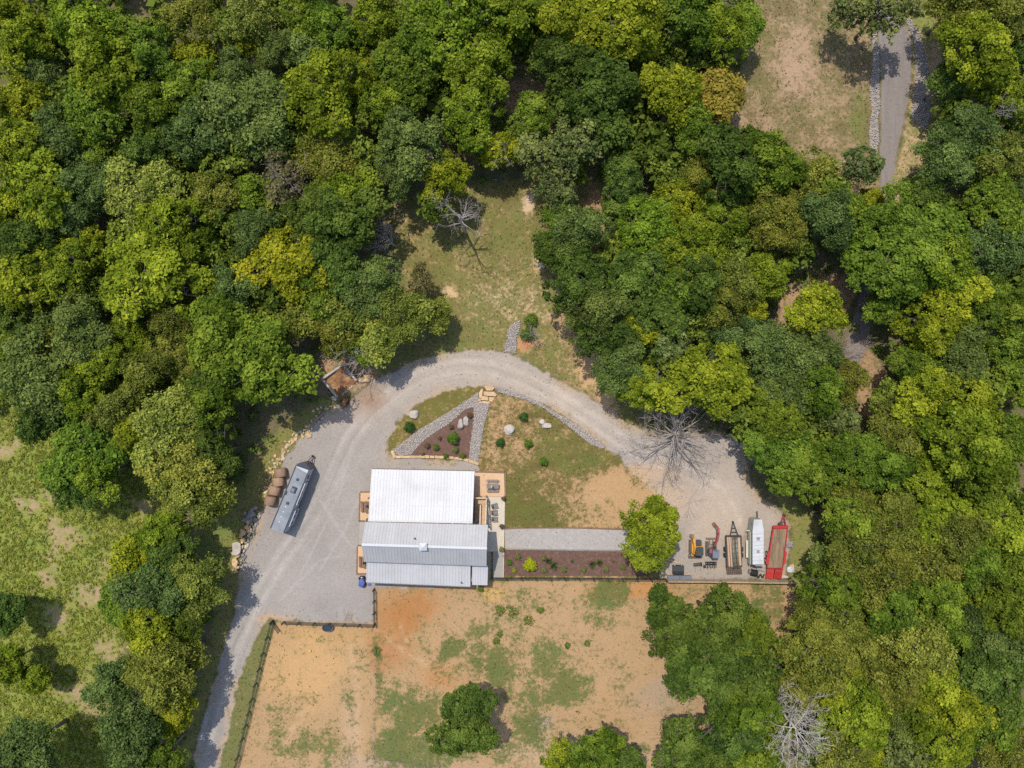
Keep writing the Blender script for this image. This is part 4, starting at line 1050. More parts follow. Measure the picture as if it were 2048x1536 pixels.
for y in (960, 1010, 1065, 1120):
    p = W(757 if y < 1038 else 749.2 if y < 1098 else 752, y); opening("window", (p.x - .02, p.y, 1.6), .1, 1.1, 1.2, hs)
# fascias and downpipes
MB().bar(W(744,938,2.93) + Vector((0, .05, 0)), W(949,942.5,2.93) + Vector((0, .05, 0)), .06, .2).build("fascia", M['trim'], hs)
MB().bar(W(737,1044,4.72), W(945,1048,4.72), .06, .34).build("fascia", M['trim'], hs)
for i in range(7):
    p = W(750 + i * 31, 1043.2 + i * .78, 4.85); MB().box(p, (.12, .14, .1)).build("soffit_lamp", M['ridge'], hs)
MB().bar(W(733,1164.9,2.98), W(940.6,1173.5,2.98), .1, .14).build("gutter", M['wood_grey'], hs)
for p in (W(830,1076,6.45), W(923,1164,3.4)):
    MB().lathe(p - Vector((0, 0, .2)), [(.06, 0), (.06, .55), (.1, .55), (.1, .66)], 8).build("vent_pipe", M['dkgrey'], hs)
# chimney with a pyramid cap astride the ridge
c = W(846.5, 1093, 7.2)
b = MB().box((c.x, c.y, 6.95), (.72, .72, .9)); ch = b.build("chimney", M['grey_roof'], gN)
b = MB(); z0, z1, q = 7.41, 7.72, .5
b.add([(c.x - q, c.y - q, z0), (c.x + q, c.y - q, z0), (c.x + q, c.y + q, z0), (c.x - q, c.y + q, z0), (c.x, c.y, z1)], [(3, 2, 1, 0), (0, 1, 4), (1, 2, 4), (2, 3, 4), (3, 0, 4)])
b.build("chimney_cap", M['ridge'], hs)
# porch posts on the left
for x, y, z in ((746, 945, 2.9), (742, 990, 3.5), (740, 1030, 4.2), (738, 1150, 2.9)):
    p = W(x + 3, y, 0); MB().box((p.x, p.y, z / 2), (.14, .14, z)).build("porch_post", M['wood'], hs)

# ------------------------------------------------------------------ timber stairs on the right side of the house
st = empty("timber_stairs", W(962, 1020), "light timber stairs with a landing beside the house", "stairs")
zl = 1.25
a, b_ = W(951, 994, zl), W(972, 1008, zl)
n = 7
for i in range(n):
    y0 = a.y + (b_.y - a.y) * i / n; y1 = a.y + (b_.y - a.y) * (i + .93) / n
    MB().box(((a.x + b_.x) / 2, (y0 + y1) / 2, zl), (b_.x - a.x, abs(y1 - y0), .05)).build("landing_board", M['wood'], st)
xr0, xr1 = W(962, 1020, 2).x, W(971, 1020, 2).x
ya, yb = W(0, 1008, zl).y, W(0, 1049, 2.7).y
for i in range(12):
    t = (i + .5) / 12; z = zl + (2.7 - zl) * (i + 1) / 12
    MB().box(((xr0 + xr1) / 2, ya + (yb - ya) * t, z), (xr1 - xr0, abs(yb - ya) / 12 * 1.02, .05)).build("tread", M['wood'], st)
xl0, xl1 = W(949.5, 1020, 1).x, W(957, 1020, 1).x
for i in range(11):
    t = (i + .5) / 11; z = zl * (1 - (i + 1) / 12)
    MB().box(((xl0 + xl1) / 2, ya + (yb - ya) * t * .86, z), (xl1 - xl0, abs(yb - ya) / 12 * .9, .05)).build("tread", M['wood'], st)
def rail(p0, p1, mt=M['wood_pale'], w=.13, post=True):
    MB().bar(p0, p1, w, .05).build("handrail", mt, st)
    m_ = p0.lerp(p1, .5)
    for t in ((0, .5, 1) if post else ()):
        q = p0.lerp(p1, t); MB().box((q.x, q.y, q.z / 2), (.1, .1, q.z - .04)).build("post", M['wood'], st)
    for t in np.linspace(.08, .92, 9):
        q = p0.lerp(p1, t); MB().box((q.x, q.y, q.z - .5), (.035, .035, .9)).build("baluster", M['wood'], st)
rail(Vector((a.x - .2, a.y, zl + .9)), Vector((b_.x + .05, a.y, zl + .9)), w=.16)
rail(Vector((b_.x + .07, a.y, zl + .9)), Vector((b_.x + .07, ya, zl + .9)), w=.14)
rail(Vector((b_.x + .07, ya, zl + .9)), Vector((xr1 + .06, yb, 3.5)), w=.14)
rail(Vector((xr0 - .08, ya, zl + .9)), Vector((xr0 - .08, yb, 3.5)), w=.14)
for x in (xr0 - .02, xr1 + .02):
    MB().bar((x, ya, zl - .15), (x, yb, 2.55), .05, .28).build("stringer", M['wood'], st)

# ------------------------------------------------------------------ outdoor furniture
def picnic(name, px, py, label, rz=0, mt='wood_grey', L=1.7, umb=None):
    e = empty(name, W(px, py, .07), label, "picnic table", rz=rz)
    z = lambda *_: None
    for i in range(4):
        MB().box((0, -.27 + i * .18, .75), (L, .165, .045)).build("table_plank", M[mt], e, off=(0, 0, 0))
    for s_ in (-1, 1):
        for k in (0, 1):
            MB().box((0, s_ * (.64 + k * .15) , .45), (L * .96, .14, .045)).build("bench_plank", M[mt], e, off=(0, 0, 0))
        for x in (-L * .35, L * .35):
            MB().bar((x, s_ * .2, .72), (x, s_ * .6, .0), .09, .05, (1, 0, 0)).build("leg", M[mt], e, off=(0, 0, 0))
    for x in (-L * .35, L * .35):
        MB().box((x, 0, .40), (.05, 1.55, .09)).build("cross_brace", M[mt], e, off=(0, 0, 0))
    return e
picnic("picnic_table", 985.5, 970.5, "weathered grey picnic table on the tan patio with a folded umbrella")
picnic("picnic_table", 735, 1012, "brown picnic table half under the white roof's left edge", R(91), 'wood_dark', 1.55)
picnic("picnic_table", 731, 1122, "brown picnic table at the house's lower left corner", R(91), 'wood_dark', 1.6)
def umbrella(px, py, label, h, mt):
    e = empty("patio_umbrella", W(px, py, .07), label, "umbrella")
    MB().lathe((0, 0, 0), [(.025, .0), (.025, h)], 8).build("pole", M['wood_pale'], e, off=(0, 0, 0))
    MB().lathe((0, 0, 0), [(.07, h * .42), (.15, h * .5), (.13, h * .75), (.07, h * .95), (.015, h * 1.02)], 10).build("folded_canopy", M[mt], e, off=(0, 0, 0), smooth=True)
umbrella(984.2, 969.8, "folded cream umbrella through the grey picnic table", 2.4, 'umbrella')
umbrella(737, 1009, "folded dark blue umbrella through the left picnic table", 2.2, 'blue')
umbrella(732, 1121, "folded black umbrella through the lower left picnic table", 2.1, 'black')

def chair_proto():
    e = empty("patio_chair", W(990, 1010, .08))
    off = (0, 0, 0)
    for i in range(5):   # seat slats run across; the chair faces +x
        MB().box((-.18 + i * .115, 0, .36 + .02 * i), (.10, .52, .03)).build("seat_slat", M['wood_grey'], e, off=off)
    for i in range(5):   # fanned back
        a_ = (i - 2) * .09
        MB().bar((-.22, (i - 2) * .105, .34), (-.55, (i - 2) * .105 * 1.35, 1.0 - .04 * abs(i - 2)), .095, .025, (1, 0, .5)).build("back_slat", M['dkgrey'], e, off=off)
    for s_ in (-1, 1):
        MB().box((.03, s_ * .35, .56), (.72, .14, .03)).build("armrest", M['wood_grey'], e, off=off)
        MB().box((.30, s_ * .31, .28), (.09, .04, .56)).build("leg", M['dkgrey'], e, off=off)
        MB().bar((.30, s_ * .27, .40), (-.55, s_ * .27, .04), .04, .12).build("leg", M['dkgrey'], e, off=off)
    MB().box((-.42, 0, .74), (.03, .66, .07)).build("back_brace", M['dkgrey'], e, off=off)
    return e
c0 = chair_proto()
for i, (x, y, rz, lb) in enumerate([(990.5, 1010.5, .28, "dark fan-backed wooden chair, topmost of the three on the concrete patio"), (990, 1024, .14, "dark fan-backed wooden chair, middle one of three on the concrete patio"), (990.5, 1037, .08, "dark fan-backed wooden chair, lowest of the three on the concrete patio")]):
    o = c0 if i == 0 else copy_tree(c0)
    o.location = W(x, y, .08); o.rotation_euler = (0, 0, rz); o.scale = (.92, .84, .92)
    tag(o, lb, "chair", "chairs on the concrete patio")

def foliage(n, r_, h, a, b, zmin=0.0, fuzz=.45, top=.3):
    e = rand_dirs(n, zmin - .2)
    ph = rng.uniform(0, 6.28, 4); az = np.arctan2(e[:, 1], e[:, 0])
    lump = 1 + .13 * np.sin(3 * az + ph[0] + 2 * e[:, 2]) + .10 * np.sin(5 * az + ph[1]) + .08 * np.sin(9 * az + ph[2] + 5 * e[:, 2])
    C = e * (rng.uniform(.5, 1.0, n) * lump)[:, None] * np.array((r_, r_, h * .55)) + np.array((0, 0, h * .5))
    C[:, 2] = np.maximum(C[:, 2], .03)
    return leaves(C, e * .8 + np.array((0, 0, .5)) + rng.normal(size=(n, 3)) * fuzz, a, b, .5 + e[:, 2] * top * .3 + rng.normal(0, .18, n))
def shrub(px, py, rpx, col, label, name="shrub", h=None, z=.0, cat="shrub", group=None, n=None, a=.13, b=.09, stem=True):
    r_ = rpx * S; h = h or r_ * 1.9
    e = empty(name, W(px, py, z), label, cat, group)
    v, q, t = foliage(n or int(260 + 900 * r_ * r_ * 2), r_, h, a, b)
    o = link("foliage", np_mesh("foliage", v, q, M['leaf'], {"tint": ('FLOAT', t)}), e); o.color = (*col, 1)
    if stem:
        m_ = MB()
        for d in rand_dirs(5, .3): m_.tube([(0, 0, 0), tuple(d * np.array((r_ * .4, r_ * .4, h * .45)))], [.02, .008], 4)
        m_.build("stem", M['bark'], e, off=(0, 0, 0))
    return e
cD, cG, cY, cP, cN = (.045, .10, .022), (.085, .155, .022), (.30, .34, .015), (.14, .165, .05), (.14, .10, .055)
for x, y, r_, c_, lb in [(820,853,11,cD,"round dark shrub on the grass wedge below the round boulder"),(907,876,12,cG,"biggest round green shrub in the mulch triangle"),(1047,833,9,cD,"dark round shrub on the front lawn nearest the drive's rock strip"),(1001,884,9,cD,"dark round shrub on the lawn below the flat-topped boulder"),(1056,886,9,cG,"green round shrub in the middle of the front lawn"),(1087,922,8.5,cG,"bright green round shrub on the front lawn, lowest of four"),
        (1060,1126.5,13,cY,"big bright yellow-green globe shrub in the long mulch bed")]:
    shrub(x, y, r_, c_, lb)
for i, (x, y, r_, c_, lb) in enumerate([(873,894,6.5,cG,"small green plant in the mulch triangle, nearest the big shrub's lower left"),(911,899,7,cP,"small pale green plant right below the triangle's biggest shrub"),(892,911,5.5,cG,"small green plant touching the edging stones, left of two"),(926,911,6,cG,"small green plant touching the edging stones, right of two"),(845,907,4,cP,"tiny plant in the triangle's lower left corner"),
        (940,830,6,cN,"brown wispy plant in the triangle's top corner"),(903,853,5,cN,"brown wispy plant left of the cracked boulders"),(855,891,6,cN,"brown wispy plant in the left part of the mulch triangle"),(880,876,4,cN,"tiny brown plant left of the triangle's biggest shrub"),
        (1019,1124,6,cG,"small green plant at the long mulch bed's left end"),(1036,1112.5,6,cP,"small plant above the bed's left end, left of the yellow globe"),(1028.5,1139.5,5,(.22,.26,.03),"small yellow-green plant at the lower left of the long bed"),(1087,1115,5.5,cP,"pale small plant upper right of the yellow globe shrub"),(1088,1139.5,6,cP,"pale small plant lower right of the yellow globe shrub"),(1127,1137,6.5,cP,"pale green plant right of the left spiky clump"),(1144,1122,2.8,cD,"tiny dark sprig in the middle of the long mulch bed"),(1167,1137.5,6,cP,"pale green plant left of the right spiky clump"),(1212,1137.5,6,cP,"pale green plant right of the right spiky clump"),(1244.6,1132,6,cP,"pale green plant nearest the lone yellow-green tree"),(1226,1122,2.8,cN,"tiny brown sprig at the right of the long mulch bed")]):
    shrub(x, y, r_, c_, lb, "bedding_plant", z=.05, a=.12, b=.05, cat="plant")
def spiky(px, py, r_, label):
    e = empty("spiky_plant", W(px, py, .05), label, "plant")
    for k in range(46):
        a_ = random.uniform(0, 6.28); el = random.uniform(.15, 1.2); l = r_ * S * random.uniform(.8, 1.25)
        d = Vector((math.cos(a_) * math.cos(el), math.sin(a_) * math.cos(el), math.sin(el)))
        s_ = Vector((-math.sin(a_), math.cos(a_), 0)) * .035
        tip = d * l - Vector((0, 0, .12 * l))
        m_ = MB().add([tuple(s_), tuple(-s_), tuple(d * l * .6 - s_ * 1.1), tuple(tip), tuple(d * l * .6 + s_ * 1.1)], [(0, 1, 2, 4), (4, 2, 3)])
        o = m_.build("blade", M['leaf'], e, off=(0, 0, 0)); o.color = (.13, .175, .05, 1)
spiky(1097, 1122, 9, "upper spiky dark clump of the left pair in the long bed")
spiky(1108, 1132, 11, "lower spiky clump of the left pair in the long bed")
spiky(1184, 1129, 10, "left spiky clump of the right pair in the long bed")
spiky(1199, 1126, 9, "right spiky clump of the right pair in the long bed")
for i, (x, y, r_, lb) in enumerate([(1000,1220,11,"dark weed patch in the paddock, leftmost of three below the house"),(1023,1223,12,"dark weed patch in the paddock, biggest of three below the house"),(1057,1240,11,"dark weed patch in the paddock, lowest of three below the house"),(1081,1220,7,"small dark weed patch right of the three below the house"),(1000,1268,6,"small dark weed patch under the leftmost three"),(1174,1287,6,"round dark weed in the middle of the paddock"),(1135,1291,6,"small dark weed left of the paddock's middle weed"),(753,1303,9,"weeds on the wire fence's upper corner"),(962,1178,6,"weed tuft against the house's lower right corner"),(993,1281,7,"two small joined weeds above the paddock's green patches")]):
    shrub(x, y, r_ * 1.1, (.12, .155, .034), lb, "weed_patch", h=.22, cat="weed", n=150, a=.24, b=.14, stem=False)
shrub(1062, 640, 14, (.10, .16, .025), "leafy green bush at the top of the rock ditch", h=1.2, cat="shrub", a=.2, b=.12, n=700)
shrub(1055, 668, 15, (.085, .14, .025), "leafy dark bush right of the rock ditch", h=1.6, cat="shrub", a=.2, b=.12, n=800)
# pots on the concrete patio
for x, y, r_, c_, lb in [(1007,996.5,4.5,cN,"potted plant at the concrete patio's upper right corner"),(1003.5,1052,5,(.13,.09,.05),"brown potted plant at the right end above the gravel walk"),(1003,1098,5.5,(.19,.19,.09),"grey-green potted plant at the mulch bed's upper left corner")]:
    e = shrub(x, y, r_, c_, lb, "potted_plant", h=.5, z=.45, cat="plant", a=.1, b=.06)
    MB().lathe((0, 0, -.38), [(.16, 0), (.24, .4), (.27, .4), (.25, .46)], 14).build("pot", M['terracotta'], e, off=(0, 0, 0))
# coiled hose ring
b = MB(); b.tube([(.17 * math.cos(t), .17 * math.sin(t), .0) for t in np.linspace(0, 6.28, 17)], .035, 6)
o = b.build("hose_coil", M['black'], off=(0, 0, 0)); o.location = W(1008.5, 1112.5, .1)
tag(o, "black hose coil at the mulch bed's left edge", "hose")
# ------------------------------------------------------------------ fences
def fence(name, label, pts, mt, gap=30.6, h=1.35, rails=3, cap=False):
    e = empty(name, W(*pts[0]), label, "fence")
    first = True
    for (xa, ya), (xb, yb) in zip(pts[:-1], pts[1:]):
        n = max(1, round(math.hypot(xb - xa, yb - ya) / gap))
        for i in range(n + 1):
            if i == 0 and not first: continue
            p = W(xa + (xb - xa) * i / n, ya + (yb - ya) * i / n)
            MB().box((p.x, p.y, h * .53), (.13, .13, h * 1.06), math.atan2(ya - yb, xb - xa)).build("post", mt, e)
        first = False
        d = (W(xb, yb) - W(xa, ya)).normalized(); nrm = Vector((-d.y, d.x, 0)) * .085
        for i in range(n):
            p, q = W(xa + (xb - xa) * i / n, ya + (yb - ya) * i / n), W(xa + (xb - xa) * (i + 1) / n, ya + (yb - ya) * (i + 1) / n)
            for k in range(rails):
                z = h * (.30 + .66 * k / (rails - 1)) + random.uniform(-.012, .012); g = d * .012
                MB().bar(p + nrm + g + Vector((0, 0, z)), q + nrm - g + Vector((0, 0, z)), .035, .15).build("rail", mt, e)
            if cap:
                MB().bar(p + g + Vector((0, 0, h * 1.08)), q - g + Vector((0, 0, h * 1.08)), .17, .035).build("cap_board", mt, e)
    return e
fence("board_fence", "black board fence running down beside the lane at lower left", [(545,1241),(528,1305),(506,1396),(487,1475),(470,1545)], M['black_wood'])
fence("board_fence", "black board fence below the gravel yard with the stock tank", [(569,1243),(660,1246),(750,1249)], M['black_wood'])
fence("board_fence", "short black board fence from the house's lower left corner", [(749,1177),(750,1246)], M['black_wood'], 24)
fence("board_fence", "black board fence below the long mulch bed", [(984,1155),(1100,1155),(1330,1157)], M['black_wood'])
fence("board_fence", "tan board fence with flat top below the parked machines", [(1333,1158),(1460,1159),(1584,1161)], M['tan_wood'], cap=True)
# open gate
e = empty("field_gate", W(547, 1243), "black field gate standing open at the paddock corner", "gate")
p0, p1 = W(548, 1243), W(561, 1261)
for k in range(5):
    z = Vector((0, 0, .25 + k * .24)); MB().bar(p0 + z, p1 + z, .04, .05).build("gate_rail", M['black'], e)
for t in (0, .5, 1):
    p = p0.lerp(p1, t); MB().box((p.x, p.y, .72), (.05, .05, 1.15)).build("upright", M['black'], e)
p = W(546.5, 1240.5); MB().box((p.x, p.y, .8), (.2, .2, 1.6)).build("gate_post", M['black_wood'], e)
# wire fences
def wire_fence(label, pts, gap=52, h=1.1):
    e = empty("wire_fence", W(*pts[0]), label, "fence")
    tops = []
    for (xa, ya), (xb, yb) in zip(pts[:-1], pts[1:]):
        n = max(1, round(math.hypot(xb - xa, yb - ya) / gap))
        for i in range(n + 1):
            p = W(xa + (xb - xa) * i / n, ya + (yb - ya) * i / n)
            if not tops or (tops[-1] - p).length > .2:
                MB().lathe(p, [(.035, 0), (.035, h)], 6).build("stake", M['wood_grey'], e); tops.append(p)
    for a, b in zip(tops[:-1], tops[1:]):
        for z in (.35, .7, 1.05):
            MB().bar(a + Vector((0, 0, z)), b + Vector((0, 0, z)), .012, .012).build("wire", M['wood_grey'], e)
    return e
wire_fence("thin wire fence through the dirt paddock", [(751,1292),(749,1400),(747,1512),(800,1521),(880,1531),(930,1540)])
wire_fence("short wire fence at the tan fence's right end", [(1585,1163),(1579,1185),(1574,1208)], 22)
# stock tank
e = empty("stock_tank", W(657, 1253), "dark oval stock tank against the fence below the gravel yard", "tank")
def oval(rx, ry, n=24): return [(rx * math.cos(2 * math.pi * i / n), ry * math.sin(2 * math.pi * i / n)) for i in range(n)]
b = MB(); n = 24
o1, o2, o3 = oval(.74, .54), oval(.70, .50), oval(.64, .45)
vs_ = [(x, y, 0) for x, y in o3] + [(x, y, .58) for x, y in o1] + [(x, y, .6) for x, y in o1] + [(x, y, .6) for x, y in o2] + [(x * .95, y * .95, .2) for x, y in o3]
fs_ = [tuple(range(n))[::-1]] + [(k * n + i, k * n + (i + 1) % n, (k + 1) * n + (i + 1) % n, (k + 1) * n + i) for k in range(4) for i in range(n)] + [tuple(range(4 * n, 5 * n))]
b.add(vs_, fs_).build("tub", M['dkgrey'], e, off=(0, 0, 0))
MB().prism(oval(.655, .465), .40, .42).build("water", M['glass'], e, off=(0, 0, 0))
b = MB(); b.tube([(x, y, .6) for x, y in o1 + o1[:1]], .03, 6).build("rim", M['canopy'], e, off=(0, 0, 0))
o = link("ball", bpy.data.meshes.new("ball"), loc=W(620, 1302, .17))
bm = bmesh.new(); bmesh.ops.create_icosphere(bm, subdivisions=3, radius=.17); bm.to_mesh(o.data); bm.free(); o.data.materials.append(M['ball'])
tag(o, "small yellowish ball on the bare paddock dirt", "ball")

# ------------------------------------------------------------------ compost bay
e = empty("compost_bay", W(682, 762), "three-sided block-walled compost bay beside the drive", "compost bay")
def blockwall(p, q, h, t=.26, n=6):
    for i in range(n):
        a, b = Vector(p).lerp(Vector(q), (i + .01) / n), Vector(p).lerp(Vector(q), (i + .99) / n)
        for k in range(2):
            z = h * (k + .5) / 2; s_ = Vector((0, 0, 0))
            MB().bar((a.x, a.y, z), (b.x, b.y, z), t, h / 2 * .985).build("block", M['block'], e)
A_, B_, C_, D_ = W(688.5, 729), W(648, 758), W(677, 793), W(716, 761)
blockwall(A_ + Vector((.12, 0, 0)), B_, 1.15, n=5); blockwall(B_ + Vector((.16, -.2, 0)), C_, 1.15, n=5); blockwall(A_ + Vector((.25, -.25, 0)), D_, 1.1, n=5)
g = 18; b = MB(); V_ = []
for i in range(g):
    for j in range(g):
        u, v = i / (g - 1), j / (g - 1)
        p = (A_ * (1 - u) + B_ * u) * (1 - v) + (D_ * (1 - u) + C_ * u) * v
        h = .75 * (1 - v) ** 1.2 * (.7 + .5 * math.sin(3 * u + 1)) + .12 * math.sin(9 * u) * math.sin(8 * v + 1) + random.uniform(0, .08)
        V_.append((p.x, p.y, max(.03, h + .1)))
b.add(V_, [(i * g + j, i * g + j + 1, (i + 1) * g + j + 1, (i + 1) * g + j) for i in range(g - 1) for j in range(g - 1)])
pl = b.build("compost_pile", M['compost']); tag(pl, "brown compost heap inside the block-walled bay", "compost heap")
pts = [(x, y) for x, y in [(680,785),(690,778),(705,766),(712,768),(706,776),(693,788),(686,792)]]
b = MB(); 
for k in range(60):
    u, v = random.random(), random.random(); x, y = 684 + 24 * u - 4 * v, 786 - 18 * u + 8 * v
    p = W(x, y); b.box((p.x, p.y, .08 + random.uniform(0, .06)), (random.uniform(.08, .3), random.uniform(.03, .07), .03), random.uniform(0, 3))
tag(b.build("wood_chips", M['wood_pale']), "pale wood chips at the open side of the compost bay", "wood chips", kind="stuff")
# little dump cart
e = empty("dump_cart", W(691, 804), "small dark cart with a rusty-brown load below the compost bay", "cart", rz=R(-14))
off = (0, 0, 0)
MB().box((0, 0, .5), (.7, 1.15, .04)).build("floor", M['dkgrey'], e, off=off)
for s_ in (-1, 1):
    MB().box((s_ * .36, 0, .66), (.04, 1.2, .34)).build("side_panel", M['dkgrey'], e, off=off)
    MB().box((0, s_ * .6, .66), (.76, .04, .34)).build("end_panel", M['dkgrey'], e, off=off)
    MB().tube([(s_ * .42, 0, .24), (s_ * .54, 0, .24)], .24, 14).build("wheel", M['rubber'], e, off=off)
b = MB(); gg = 8
b.add([(-.33 + .66 * i / 7, -.56 + 1.12 * j / 7, .70 + .16 * math.sin(math.pi * i / 7) * math.sin(math.pi * j / 7) + random.uniform(0, .05)) for i in range(8) for j in range(8)], [(i * 8 + j, (i + 1) * 8 + j, (i + 1) * 8 + j + 1, i * 8 + j + 1) for i in range(7) for j in range(7)])
b.build("load", M['rust'], e, off=off)
MB().bar((0, -.6, .4), (0, -1.1, .2), .05, .05).build("drawbar", M['dkgrey'], e, off=off)

# ------------------------------------------------------------------ travel trailer
e = empty("travel_trailer", W(585, 1000), "long grey travel trailer with dark pointed nose beside the hay bales", "trailer")
zr = 3.1
FL, FR, RR, RL = W(591.5,932,zr), W(617.5,941,zr), W(567,1066.5,zr), W(540.5,1057,zr)
ax = ((FL - RL)).normalized(); sx_ = (FR - FL).normalized()
def rz_(p, z): return Vector((p.x, p.y, z))
b = MB(); nose = (FL + FR) / 2 + ax * .75 + sx_ * .1
body = [RL, RR, FR, FL]
b.prism([(p.x, p.y) for p in body], .55, 2.98).build("body", M['rv_body'], e)
cap_ = [FL - ax * .02, FR - ax * .02, FR + ax * .18 + sx_ * .02, nose + sx_ * .12, nose - sx_ * .35, FL + ax * .3]
b = MB().prism([(p.x, p.y) for p in cap_], .6, 2.9); b.build("front_cap", M['rv_dark'], e)
b = MB(); ins = .09
rp = [RL + sx_ * ins + ax * .05, RR - sx_ * ins + ax * .05, FR - sx_ * ins - ax * .45, FL + sx_ * ins - ax * .1]
nu, nv = 26, 7; V_ = []
for i in range(nu):
    for j in range(nv):
        u, v = i / (nu - 1), j / (nv - 1)
        p = (rp[0] * (1 - v) + rp[1] * v) * (1 - u) + (rp[3] * (1 - v) + rp[2] * v) * u
        V_.append((p.x, p.y, 3.02 + .09 * math.sin(math.pi * v) + .012 * math.sin(i * 1.7 + j) + .012 * math.sin(i * .9 - j * 1.3)))
b.add(V_, [(i * nv + j, i * nv + j + 1, (i + 1) * nv + j + 1, (i + 1) * nv + j) for i in range(nu - 1) for j in range(nv - 1)])
rf = b.build("roof_membrane", M['rv_roof'], e, True)
for a_, c_ in ((RL, FL), (RR, FR)):
    MB().bar(rz_(a_, 3.02), rz_(c_, 3.02), .12, .1).build("roof_rail", M['rv_dark'], e)
def on(u, v, z=3.12): # u along from rear, v across from left
    return rz_((RL * (1 - v) + RR * v) * (1 - u) + (FL * (1 - v) + FR * v) * u, z)
rz0 = math.atan2(ax.y, ax.x)
MB().box(on(.66, .52, 3.24), (.85, .62, .26), rz0).build("air_conditioner", M['rv_dark'], rf)
MB().box(on(.655, .5, 3.385), (.5, .42, .06), rz0).build("ac_cover", M['canopy'], rf)
MB().lathe(on(.82, .5, 3.1), [(.19, 0), (.19, .12), (.14, .16)], 14).build("roof_vent", M['dkgrey'], rf)
MB().box(on(.44, .47, 3.15), (.36, .36, .13), rz0).build("roof_vent", M['dkgrey'], rf)
MB().box(on(.575, .06, 3.12), (.55, .24, .12), rz0).build("fridge_vent", M['rv_dark'], rf)
for u in (.38, .30, .22, .14):
    MB().lathe(on(u, .42, 3.09), [(.09, 0), (.09, .04)], 10).build("roof_light", M['ridge'], rf)
sl = sx_ * .3
MB().prism([(p.x, p.y) for p in (on(.10, 1), on(.36, 1), on(.36, 1) + sl, on(.10, 1) + sl)], .8, 2.6).build("slide_out", M['rv_body'], e)
MB().bar(on(.45, 1, 2.85) + sx_ * .12, on(.80, 1, 2.85) + sx_ * .12, .14, .14).build("awning_roll", M['ridge'], e)
for u in (.45, .80):
    MB().bar(on(u, 1, 2.8) + sx_ * .1, on(u, 1, 1.0) + sx_ * .06, .05, .05).build("awning_arm", M['dkgrey'], e)
for u in (.15, .25, .33): 
    MB().bar(on(u - .025, 1, 1.9) + sl + sx_ * .01, on(u + .025, 1, 1.9) + sl + sx_ * .01, .03, .7).build("window", M['glass'], e)
for u in (.5, .62, .88):
    MB().bar(on(u - .03, 1, 1.9) + sx_ * .005, on(u + .03, 1, 1.9) + sx_ * .005, .03, .7).build("window", M['glass'], e)
MB().bar(on(.73, 1, 1.55) + sx_ * .005, on(.78, 1, 1.55) + sx_ * .005, .04, 1.8).build("door", M['ridge'], e)
for u in (.36, .44):
    for v, s_ in ((0, 1), (1, -1)):
        p = on(u, v, .36) + sx_ * s_ * .02; MB().tube([p, p + sx_ * s_ * .22], .36, 16).build("wheel", M['rubber'], e)
fr_ = rz_(nose, .5)
for s_ in (-.55, .55):
    MB().bar(rz_((FL + FR) / 2, .5) + sx_ * s_, fr_ + ax * .85 + sx_ * .1, .09, .12).build("hitch_rail", M['black'], e)
MB().box(fr_ + ax * .85 + Vector((0, 0, .2)), (.14, .14, .75), rz0).build("jack", M['black'], e)

# hay bales
def bale_mesh(r_=.78, l=1.18):
    b = MB(); n = 22
    for i, (rr, x) in enumerate([(r_ * .5, -l / 2 - .015), (r_ * .93, -l / 2), (r_, -l / 2 + .06), (r_ * 1.015, 0), (r_, l / 2 - .06), (r_ * .93, l / 2), (r_ * .5, l / 2 + .015)]):
        for k in range(n):
            a_ = 2 * math.pi * k / n; q = rr * (1 + .012 * math.sin(k * 3.1 + i))
            b.v.append((x, q * math.cos(a_), q * math.sin(a_) + r_ * .96))
    for i in range(6):
        for k in range(n): b.f.append((i * n + k, (i + 1) * n + k, (i + 1) * n + (k + 1) % n, i * n + (k + 1) % n))
    b.f.append(tuple(range(n))); b.f.append(tuple(range(6 * n, 7 * n))[::-1])
    me = b.mesh("hay_bale", smooth=True); me.materials.append(M['hay']); return me
bm_ = bale_mesh()
for x, y, a_, lb in [(565,944,100,"round hay bale, topmost of the row beside the travel trailer"),(560.5,962,97,"second round hay bale from the top beside the travel trailer"),(553,979,76,"third round hay bale from the top beside the travel trailer"),(544.5,999,80,"round hay bale, lowest of the row beside the travel trailer")]:
    o = link("hay_bale", bm_, loc=W(x, y)); o.rotation_euler = (0, 0, R(a_)); tag(o, lb, "hay bale", "round hay bales")

# ------------------------------------------------------------------ yard machines
def loc_tools(cx, cy):
    base = W(cx, cy)
    return base, (lambda px, py, z: W(px, py, z) - base)
def track(e, x, y0, y1, w, name="track"):
    b = MB(); r_ = .24; n = 10
    prof = [(y1 - r_ + r_ * math.sin(t), r_ - r_ * math.cos(t)) for t in np.linspace(0, math.pi, n)] + [(y0 + r_ - r_ * math.sin(t), r_ + r_ * math.cos(t)) for t in np.linspace(0, math.pi, n)]
    m_ = len(prof)
    b.add([(x - w / 2, y, z) for y, z in prof] + [(x + w / 2, y, z) for y, z in prof], [tuple(range(m_)), tuple(range(m_, 2 * m_))[::-1]] + [(i, m_ + i, m_ + (i + 1) % m_, (i + 1) % m_) for i in range(m_)])
    t_ = b.build(name, M['track'], e, off=(0, 0, 0))
    k = int((y1 - y0) / .16); 
    for i in range(k):
        MB().box((x, y0 + .12 + i * .16, 2 * r_ + .012), (w * .94, .06, .03)).build("lug", M['track'], t_, off=(0, 0, 0))
def rounded(cx, cy, sx, sy, rr, n=5):
    pts = []
    for qx, qy, a0 in ((1, 1, 0), (-1, 1, 90), (-1, -1, 180), (1, -1, 270)):
        for i in range(n + 1):
            a_ = R(a0 + 90 * i / n); pts.append((cx + qx * (sx / 2 - rr) + rr * math.cos(a_), cy + qy * (sy / 2 - rr) + rr * math.sin(a_)))
    return pts
off = (0, 0, 0)
